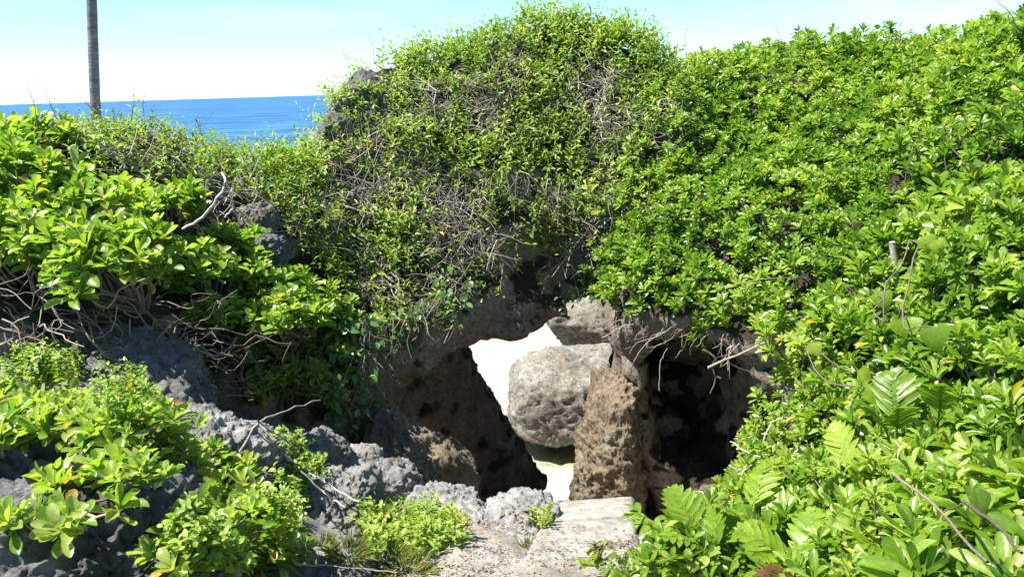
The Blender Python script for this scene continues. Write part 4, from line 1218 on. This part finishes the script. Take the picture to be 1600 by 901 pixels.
def fern(px, py, Y, nf, size, label, lean=(0, 0, 0), updir=0.9, tint=0.5, spreadang=0.8, dead=False):
    base = at(px, py, Y)
    g_ = base.copy(); g_[2] -= 0.10
    root = thing('fern', g_, label, 'fern', 'ferns on the right bank')
    for k in range(nf):
        a = rng.uniform(0, 6.28) if nf > 1 else 0
        hd = np.array([math.cos(a), math.sin(a), 0]) * spreadang + np.array(lean)
        L = size * rng.uniform(0.8, 1.15)
        s = np.linspace(0, 1, 16)
        d0 = unit(hd * 0.6 + UP * updir)
        st = g_ + rng.normal(0, 0.03, 3)
        pts = st + d0 * (s * L)[:, None] + (hd * 0.35 * L - UP * 0.30 * L) * (s ** 2)[:, None]
        tg = unit(np.gradient(pts, axis=0))
        side = unit(np.cross(tg, UP + EYE * 0)); nn = np.cross(side, tg)
        tw = rng.normal(0, 0.5); side, nn = side * math.cos(tw) + nn * math.sin(tw), nn * math.cos(tw) - side * math.sin(tw)
        npair = 7; ss = np.linspace(0.33, 0.95, npair)
        LV = Leaves(); bt = np.clip(rng.normal(tint, 0.12), 0.1, 0.85)
        brown = dead and k == nf - 1
        if brown: bt = 0.97
        I = lambda A: np.stack([np.interp(ss, s, A[:, i]) for i in range(3)], 1)
        Pq, Tq, Sq, Nq = I(pts), unit(I(tg)), unit(I(side)), unit(I(nn))
        ll = L * 0.36 * np.interp(ss, [0.33, 0.5, 0.75, 1], [0.75, 1.0, 0.75, 0.28])
        for sd in (-1, 1):
            Pk = Pq + Tq * (0.02 * L * (sd > 0))
            LV.add(LOBE[rng.integers(0, 3)], Pk, Sq * sd * 0.82 + Tq * 0.62 + rng.normal(0, 0.05, Pq.shape), Nq + rng.normal(0, 0.12, Pq.shape), ll, L * 0.115, np.clip(bt + rng.normal(0, 0.05, npair), 0, 1.0 if brown else 0.86))
        LV.add(LOBE[0], pts[-2:-1], tg[-1:], nn[-1:], L * 0.16, L * 0.06, bt)
        # the wing of blade along the midrib
        wv = []
        for i in range(5, 16):
            w = 0.022 * L
            wv += [pts[i] - side[i] * w, pts[i] + nn[i] * -0.002, pts[i] + side[i] * w]
        wf = []
        for i in range(10):
            q = i * 3; wf += [(q, q + 1, q + 4, q + 3), (q + 1, q + 2, q + 5, q + 4)]
        LV.V.append(np.array(wv)); LV.F.append(np.array(wf) + LV.n); LV.T.append(np.full(len(wv), bt)); LV.n += len(wv)
        fr = LV.build('frond', M_FERN, root)
        T = Tubes(4); T.add(pts, np.linspace(0.0045, 0.0015, 16), 0.4)
        V_ = T.build('midrib', M_FERN, None); V_.data.transform(Matrix.Translation(-Vector(root.location))); V_.parent = fr


fern(1105, 850, 3.05, 8, 0.32, 'bright lobed fern leaning over the dark cave mouth, by the path', (-0.1, -0.1, 0), 1.0, 0.45)
fern(1180, 800, 3.15, 5, 0.31, 'lobed fern right of the pair by the path, with a pale arching frond', (0.2, -0.1, 0), 0.8, 0.6)
fern(1260, 880, 2.55, 7, 0.29, 'lobed fern with a brown dead frond at the bottom', (0, -0.1, 0), 0.8, 0.5, 0.8, True)
fern(1405, 660, 3.05, 4, 0.34, 'upright dark-ribbed fern, the left one of two on the slope', (-0.1, 0, 0), 1.2, 0.4, 0.45)
fern(1490, 640, 2.9, 5, 0.33, 'upright broad fern, the right one of two on the slope', (0.05, 0, 0), 1.2, 0.42, 0.5)
fern(1440, 870, 2.15, 5, 0.30, 'fern with dark narrow lobes among the near shrubs', (0.2, -0.1, 0), 0.7, 0.4)
fern(1330, 720, 3.0, 4, 0.30, 'small fern between the cave rim shrub and the near shrubs', (-0.1, -0.1, 0), 0.8, 0.62)

# ---------------------------------------------------------------- vine with big heart-shaped leaves on the right slope
def heart_vine(specs, label):
    root = thing('heart_leaved_vine', at(*specs[0][:3]), label, 'vine')
    T = Tubes(4); prev = None
    for (x, y, Y, L, t) in specs:
        p = at(x, y, Y)
        LV = Leaves(); d = np.array([rng.normal(0, 0.4), -0.5, -0.7]); n = unit(EYE - p) + UP * 0.7 + rng.normal(0, 0.2, 3)
        LV.add(HT[rng.integers(0, 2)], p[None], d[None], n[None], L, L * 0.95, t)
        LV.build('leaf', M_FERN, root)
        q = p + np.array([0, 0.12, -0.04])
        T.add(wiggle(q, p, 3, 0.1), 0.0025, 0.4)
        if prev is not None: T.add(wiggle(prev, q, 4, 0.08), 0.004, 0.4)
        prev = q
    T.build('stem', M_STEM, root)


def rsurf(x, y, o=0.34):
    return bank_y(x, y) - o


heart_vine([(1375, 455, rsurf(1375, 455), 0.11, 0.5), (1400, 500, rsurf(1400, 500), 0.10, 0.4), (1440, 370, rsurf(1440, 370), 0.10, 0.75), (1460, 375, rsurf(1460, 375), 0.09, 0.8), (1425, 495, rsurf(1425, 495), 0.09, 0.5), (1455, 510, rsurf(1455, 510), 0.11, 0.3)], 'vine with large heart-shaped leaves climbing beside the wooden stake')
heart_vine([(1340, 580, rsurf(1340, 580, 0.3), 0.09, 0.75), (1270, 535, rsurf(1270, 535, 0.3), 0.08, 0.7), (1355, 605, rsurf(1355, 605, 0.3), 0.10, 0.6)], 'vine with pale heart-shaped leaves above the right ferns')

# wooden stake
def stake():
    Y = bank_y(1397, 400) - 0.05
    top_ = at(1394, 378, Y); bot = at(1400, 440, Y); bot = bot + (bot - top_) * 2.2
    root = thing('wooden_stake', bot, 'short weathered wooden stake sticking out of the shrubs on the right slope', 'stake')
    T = Tubes(8); pp = np.stack([bot + (top_ - bot) * t for t in np.linspace(0, 1, 9)]) + rng.normal(0, 0.002, (9, 3)); T.add(pp, [0.019] * 8 + [0.016], 0.3)
    T.add(np.stack([top_, top_ + (top_ - bot) * 0.004]), [0.017, 0.002], 0.8)
    T.build('shaft', M_DRIFT, root)
stake()

# ---------------------------------------------------------------- sapling, weeds, grass, litter by the path
def sapling():
    q = down(at(1040, 900, 3.1)); root = thing('sapling', q, 'thin sapling with pointed leaves leaning over the end of the concrete step', 'sapling')
    tip = at(998, 800, 3.25)
    pp = wiggle(q, tip, 5, 0.03); T = Tubes(5); T.add(pp, np.linspace(0.006, 0.003, len(pp)), 0.1); T.build('stem', M_STEM, root)
    tm = [leaf_template('lance', 5, 0.25, c) for c in (0.4, 0.8)]
    for f in np.linspace(0.35, 1, 11):
        p = np.array([np.interp(f * (len(pp) - 1), range(len(pp)), pp[:, i]) for i in range(3)])
        a = rng.uniform(0, 6.28); d = np.array([math.cos(a), math.sin(a) * 0.6, 0.15 if f < 0.95 else 0.9]); LV = Leaves()
        L = 0.12 * (1.15 - 0.4 * f); LV.add(tm[rng.integers(0, 2)], p[None], d[None], (UP + rng.normal(0, 0.2, 3))[None], L, L * 0.38, rng.uniform(0.4, 0.65)); LV.build('leaf', M_NAUP, root)
sapling()


def ground_points(poly, n, seed):
    r_ = np.random.default_rng(seed); xs = [p[0] for p in poly]; ys = [p[1] for p in poly]; P = []; Nn = []
    while len(P) < n:
        x = r_.uniform(min(xs), max(xs)); y = r_.uniform(min(ys), max(ys))
        if not inpoly(np.array([x]), np.array([y]), poly)[0]: continue
        q, nn = hit(x, y)
        if q is None: n -= 1; continue
        P.append(q); Nn.append(nn)
    return np.array(P), np.array(Nn)


WEED = [(553, 830), (575, 812), (640, 805), (700, 812), (735, 835), (725, 855), (690, 862), (660, 875), (600, 872), (570, 880), (575, 855)]
P, Nn = ground_points(WEED, 420, 3)
LV = Leaves(); sprigs(LV, None, P, unit(Nn + UP), 0.042, 7, 0.55, 0.1, RD, 0.06, 0.55, yellow=0.03)
tag(LV.build('weeds', M_CREEP), 'patch of bright green low weeds at the edge of the path', 'weeds', kind='stuff')
for poly, n, lab, lf in (([(40, 560), (110, 552), (140, 590), (60, 600), (0, 590)], 260, 'fine dark green weeds at the foot of the left shrubs', 0.03), ([(440, 750), (500, 735), (470, 800), (455, 860), (425, 850), (440, 800)], 240, 'tiny-leaved pale green weeds along the grey slab', 0.028),
                         ([(265, 830), (300, 800), (330, 850), (440, 890), (470, 901), (300, 901)], 240, 'small round-leaved weeds under the low shrubs by the big knobbly rock', 0.04), ([(425, 690), (470, 690), (520, 740), (480, 745)], 120, 'thin creeping weeds under the fallen sticks', 0.03),
                         ([(830, 815), (860, 812), (862, 828), (835, 830)], 50, 'little tuft of weeds on the flat whitish rock', 0.028), ([(150, 610), (220, 590), (250, 640), (180, 660)], 120, 'tiny pale weeds on the dark ridge', 0.025)):
    P, Nn = ground_points(poly, n, int(lf * 1000) + n)
    LV = Leaves(); sprigs(LV, None, P, unit(Nn + UP), lf, 6, 0.5, 0.12, RD[:2], 0.05, 0.6)
    tag(LV.build('weeds', M_CREEP), lab, 'weeds', kind='stuff')

GR = leaf_template('lance', 3, 0.2, 0.6)
for (x, y, sz, n_, lab) in [(545, 868, 0.10, 130, 'yellowish grass tuft left of the bright weeds'), (600, 885, 0.12, 170, 'grass tuft below the bright weeds at the path edge'), (500, 862, 0.08, 70, 'small grass tuft against the grey slab'),
                            (825, 858, 0.07, 80, 'small dry grass tuft alone on the path'), (588, 808, 0.08, 70, 'faded grass tuft behind the bright weeds'), (640, 898, 0.10, 110, 'grass tuft at the bottom edge of the path')]:
    q, nn = hit(x, min(y, 899))
    K = n_; a = rng.uniform(0, 6.28, K); r_ = sz * 0.8 * np.sqrt(rng.random(K))
    P = q + np.stack([np.cos(a) * r_, np.sin(a) * r_, np.full(K, -0.01)], 1)
    d = np.stack([np.cos(a) * 0.6, np.sin(a) * 0.6, np.full(K, 1.0)], 1) + rng.normal(0, 0.25, (K, 3))
    LV = Leaves(); LV.add(GR, P, d, np.stack([-np.cos(a), -np.sin(a), np.full(K, 0.6)], 1), sz * rng.uniform(0.6, 1.3, K), 0.005, np.clip(rng.normal(0.55, 0.2, K), 0, 1))
    o = LV.build('grass_tuft', M_GRASS); tag(o, lab, 'grass tuft')

# round-leaved seedling at the bottom edge
q = down(at(900, 925, 2.7)); root = thing('seedling', q, 'dark round-leaved seedling at the bottom edge of the path', 'seedling')
LV = Leaves(); K = 9; a = np.arange(K) * 2.4
LV.add(RD[0], q + np.stack([np.cos(a) * 0.06, np.sin(a) * 0.04, 0.04 + 0.005 * np.arange(K)], 1), np.stack([np.cos(a), np.sin(a) * 0.7, np.full(K, 0.35)], 1), np.tile(UP, (K, 1)), 0.06, 0.05, rng.uniform(0.2, 0.6, K)); LV.build('foliage', M_DARKLEAF, root)
T = Tubes(4)
for i in range(K): T.add(np.stack([q, q + np.array([math.cos(a[i]) * 0.03, math.sin(a[i]) * 0.02, 0.03]), q + np.array([math.cos(a[i]) * 0.06, math.sin(a[i]) * 0.04, 0.04 + 0.005 * i])]), 0.002, 0.2)
T.build('stems', M_STEM, root)

# dry leaves and grit on the path
P, Nn = ground_points([(640, 870), (730, 845), (820, 820), (1000, 825), (980, 901), (560, 901), (600, 880)], 380, 9)
d = rng.normal(size=P.shape); d[:, 2] *= 0.3
LV = Leaves(); LV.add(LN[0], P + Nn * 0.006, d, Nn + rng.normal(0, 0.4, P.shape), rng.uniform(0.012, 0.04, len(P)), rng.uniform(0.006, 0.014, len(P)), rng.random(len(P)))
P2, N2 = ground_points([(930, 848), (990, 843), (985, 856), (930, 858)], 60, 12)
LV.add(LN[1], P2 + N2 * 0.008, rng.normal(size=P2.shape) * np.array([1, 1, 0.3]), N2 + rng.normal(0, 0.4, P2.shape), rng.uniform(0.02, 0.05, len(P2)), 0.016, rng.uniform(0, 0.5, len(P2)))
P3, N3 = ground_points([(720, 800), (840, 790), (830, 815), (700, 850)], 60, 14)
LV.add(LN[1], P3 + N3 * 0.008, rng.normal(size=P3.shape) * np.array([1, 1, 0.3]), N3 + rng.normal(0, 0.4, P3.shape), rng.uniform(0.02, 0.05, len(P3)), 0.02, rng.uniform(0.2, 0.8, len(P3)))
tag(LV.build('leaf_litter', M_DRYLEAF), 'scattered dry brown leaf bits on the path', 'leaf litter', kind='stuff')
P, Nn = ground_points([(640, 870), (730, 845), (860, 850), (1000, 840), (980, 901), (560, 901), (600, 880)], 420, 19)
TV, TF = ico(1)
r_ = rng.uniform(0.002, 0.007, len(P))
V = (P + Nn * 0.002)[:, None, :] + TV[None] * (r_[:, None] * rng.uniform(0.6, 1.2, (len(P), 3)))[:, None, :]
F = (TF[None] + (np.arange(len(P)) * len(TV))[:, None, None]).reshape(-1, 3)
tag(mesh_obj('gravel', V.reshape(-1, 3), F, M_PALE, smooth=False), kind='stuff')

# ---------------------------------------------------------------- dead wood
def branch(name, segs, label, cat, mat=M_DRIFT, tint=(0.5, 1.0)):
    T = Tubes(7)
    for pts, r0_, r1_ in segs:
        q = np.array([at(*p) for p in pts]); 
        # round the bends
        f = np.linspace(0, len(q) - 1, len(q) * 4 - 3); qq = np.stack([np.interp(f, range(len(q)), q[:, i]) for i in range(3)], 1)
        s_ = qq.copy(); s_[1:-1] = (qq[:-2] + 2 * qq[1:-1] + qq[2:]) / 4
        s_ += rng.normal(0, 0.003, s_.shape)
        T.add(s_, np.linspace(r0_, r1_, len(s_)), rng.uniform(*tint))
    return tag(T.build(name, mat), label, cat)


yb = bank_y(330, 330) - 0.35
branch('dead_branch', [([(285, 358, yb), (318, 340, yb - 0.05), (340, 310, yb - 0.08), (354, 287, yb - 0.08), (347, 270, yb)], 0.010, 0.008), ([(354, 287, yb - 0.08), (362, 310, yb - 0.05), (364, 325, yb), (352, 340, yb)], 0.008, 0.005)], 'bleached forked dead branch lying on the left bank', 'branch')
def gy(x, y, o=0.06):
    return bank_y(x, y) - o
branch('fallen_stick', [([(418, 682, gy(418, 690)), (450, 715, gy(450, 722)), (490, 752, gy(490, 758))], 0.010, 0.007), ([(450, 715, gy(450, 722)), (520, 760, gy(520, 768)), (560, 785, gy(560, 792))], 0.005, 0.003), ([(470, 735, gy(470, 742)), (510, 775, gy(510, 780)), (540, 792, gy(540, 797))], 0.005, 0.003)], 'bleached fallen stick splitting into strips on the grey rocks', 'stick')
branch('dead_branch', [([(375, 705, gy(375, 712)), (404, 658, gy(404, 690) - 0.1), (450, 640, gy(450, 690) - 0.1), (500, 625, gy(500, 690) - 0.1)], 0.006, 0.003), ([(404, 658, gy(404, 690) - 0.1), (360, 656, 4.6), (300, 662, 4.5)], 0.004, 0.002), ([(404, 658, gy(404, 690) - 0.1), (470, 705, gy(470, 720) - 0.05)], 0.004, 0.002)], 'thin dead branch propped across the dark gap behind the grey rocks', 'branch', tint=(0.1, 0.6))
branch('dead_branch', [([(230, 715, 3.35), (262, 722, 3.3), (285, 695, 3.3)], 0.008, 0.005), ([(262, 722, 3.3), (240, 765, 3.25), (275, 800, 3.2)], 0.007, 0.004), ([(322, 742, 3.3), (324, 690, 3.35), (326, 675, 3.35)], 0.007, 0.005), ([(322, 742, 3.3), (300, 720, 3.3), (296, 695, 3.35)], 0.006, 0.004), ([(324, 715, 3.3), (345, 700, 3.3), (350, 685, 3.3)], 0.005, 0.003)], 'crooked brown dead twigs standing among the low shrubs', 'branch', tint=(0.1, 0.6), mat=M_STEM)
branch('fallen_stick', [([(312, 760, 3.1), (325, 785, 3.05), (328, 797, 3.05)], 0.010, 0.008)], 'short thick bleached stick standing between the low shrubs', 'stick')
branch('fallen_stick', [([(285, 822, 3.0), (318, 798, 3.0)], 0.006, 0.004)], 'straight thin bleached stick right of the big knobbly rock', 'stick')
branch('fallen_stick', [([(300, 820, 2.95), (320, 805, 2.95), (322, 830, 2.95)], 0.007, 0.005)], 'small bent bleached stick right of the big knobbly rock', 'stick')
branch('fallen_stick', [([(465, 835, gy(465, 838)), (480, 850, gy(480, 852)), (475, 865, gy(475, 866))], 0.006, 0.004)], 'short pale stick at the lower edge of the grey slab', 'stick')
branch('fallen_stick', [([(460, 880, gy(460, 880)), (560, 888, gy(560, 888)), (620, 893, gy(620, 893))], 0.004, 0.002)], 'long thin brown stick lying below the grass tufts', 'stick', tint=(0.1, 0.5))
branch('dead_branch', [([(1205, 720, 4.2), (1165, 705, 4.25), (1140, 690, 4.3)], 0.006, 0.003), ([(1180, 712, 4.2), (1160, 735, 4.2), (1140, 728, 4.2)], 0.005, 0.003), ([(1190, 715, 4.2), (1195, 680, 4.25), (1210, 655, 4.3), (1230, 650, 4.3)], 0.004, 0.003), ([(1200, 700, 4.2), (1185, 690, 4.2), (1180, 675, 4.2)], 0.004, 0.002), ([(1175, 725, 4.15), (1150, 745, 4.15)], 0.004, 0.002)], 'pale bare twigs poking out over the cave at its lower right', 'branch')
branch('dead_branch', [([(1105, 575, 5.1), (1130, 563, 5.1), (1210, 530, 5.1)], 0.010, 0.007), ([(1112, 572, 5.1), (1120, 590, 5.1), (1110, 615, 5.1)], 0.006, 0.003), ([(1120, 588, 5.1), (1128, 590, 5.1)], 0.004, 0.003), ([(1098, 545, 5.1), (1116, 556, 5.1), (1118, 565, 5.1)], 0.006, 0.003)], 'forked dead branch hanging across the top of the small cave', 'branch', tint=(0.4, 0.9), mat=M_STEM)
branch('fallen_stick', [([(985, 575, 5.9), (1005, 540, 5.85), (1030, 520, 5.8)], 0.0035, 0.002), ([(1030, 610, 5.7), (1030, 570, 5.7), (1042, 545, 5.7)], 0.0035, 0.002), ([(940, 528, 5.9), (975, 508, 5.8), (990, 505, 5.8)], 0.0035, 0.0025)], 'pale stalks dangling at the left corner of the cave', 'stalk', M_TWIG, (0.4, 0.8))

def rs_(x, y, o=0.36):
    q = hit(x, y)[0]
    return (q[1] - o) if q is not None else 2.4
branch('dead_branch', [([(1395, 735, rs_(1395, 735)), (1470, 800, rs_(1470, 800)), (1540, 880, rs_(1540, 880))], 0.004, 0.003), ([(1470, 800, rs_(1470, 800)), (1500, 790, rs_(1500, 790))], 0.003, 0.002)], 'thin grey bare stem slanting through the near right shrubs', 'branch', tint=(0.2, 0.6), mat=M_STEM)
branch('dead_branch', [([(1505, 780, rs_(1505, 780)), (1560, 820, rs_(1560, 820)), (1600, 865, rs_(1600, 865))], 0.005, 0.003)], 'thin brown bare stem beside the large near leaves', 'branch', tint=(0.0, 0.4), mat=M_STEM)
branch('dead_branch', [([(1120, 450, rs_(1120, 450)), (1190, 436, rs_(1190, 436)), (1260, 432, rs_(1260, 432))], 0.004, 0.002)], 'thin dry stem lying across the shrubs above the small cave', 'branch', tint=(0.3, 0.8), mat=M_STEM)

# dead stalks against the sky
SK = 'dead stalks on the skyline'
for (x0_, y0_, x1_, y1_, Y, lab) in [(1595, 40, 1552, -4, 6.3, 'leaning dead stalk at the top right corner of the skyline'), (58, 190, 42, 130, 6.0, 'thin dead stalk on the left skyline, leftmost'), (95, 190, 68, 138, 6.1, 'thin bent stalk on the left skyline, beside the palm trunk'),
                                     (205, 180, 208, 125, 6.4, 'thin upright stalk on the skyline right of the palm trunk'), (225, 180, 227, 145, 6.4, 'short thin stalk farther right of the palm trunk'), (318, 215, 310, 182, 6.8, 'short stalk on the skyline before the open sea'), (585, 90, 577, 50, 8.7, 'thin stalk on the left shoulder of the hill'),
                                     (938, 12, 950, -6, 8.7, 'thin stalk on top of the hill'), (1070, 68, 1076, 28, 8.7, 'thin stalk on the right shoulder of the hill'), (1230, 75, 1205, 28, 8.5, 'dry stalk on the right skyline, the leaning one'), (1240, 70, 1265, 32, 8.5, 'dry stalk on the right skyline crossing the leaning one'), (1272, 65, 1290, 25, 8.3, 'thin tilted stalk left of the bushy dead stalk'), (1405, 60, 1407, 20, 8.0, 'branched dead stalk on the right skyline')]:
    segs = [([(x0_, y0_ + 12, Y), ((x0_ + x1_) / 2 + rng.normal(0, 3), (y0_ + y1_) / 2, Y), (x1_, y1_, Y)], 0.006 if x0_ > 1500 else 0.0035, 0.0015)]
    mx_, my_ = x0_ + (x1_ - x0_) * 0.55, y0_ + (y1_ - y0_) * 0.55
    for k in range(4 if 'branched' in lab else 2):
        segs.append(([segs[0][0][1], (mx_ + rng.normal(0, 12), my_ - rng.uniform(8, 22), Y + 0.05)], 0.002, 0.001))
    tag(branch('dead_stalk', segs, lab, 'dead stalk', M_TWIG, (0.1, 0.5)), group=SK)
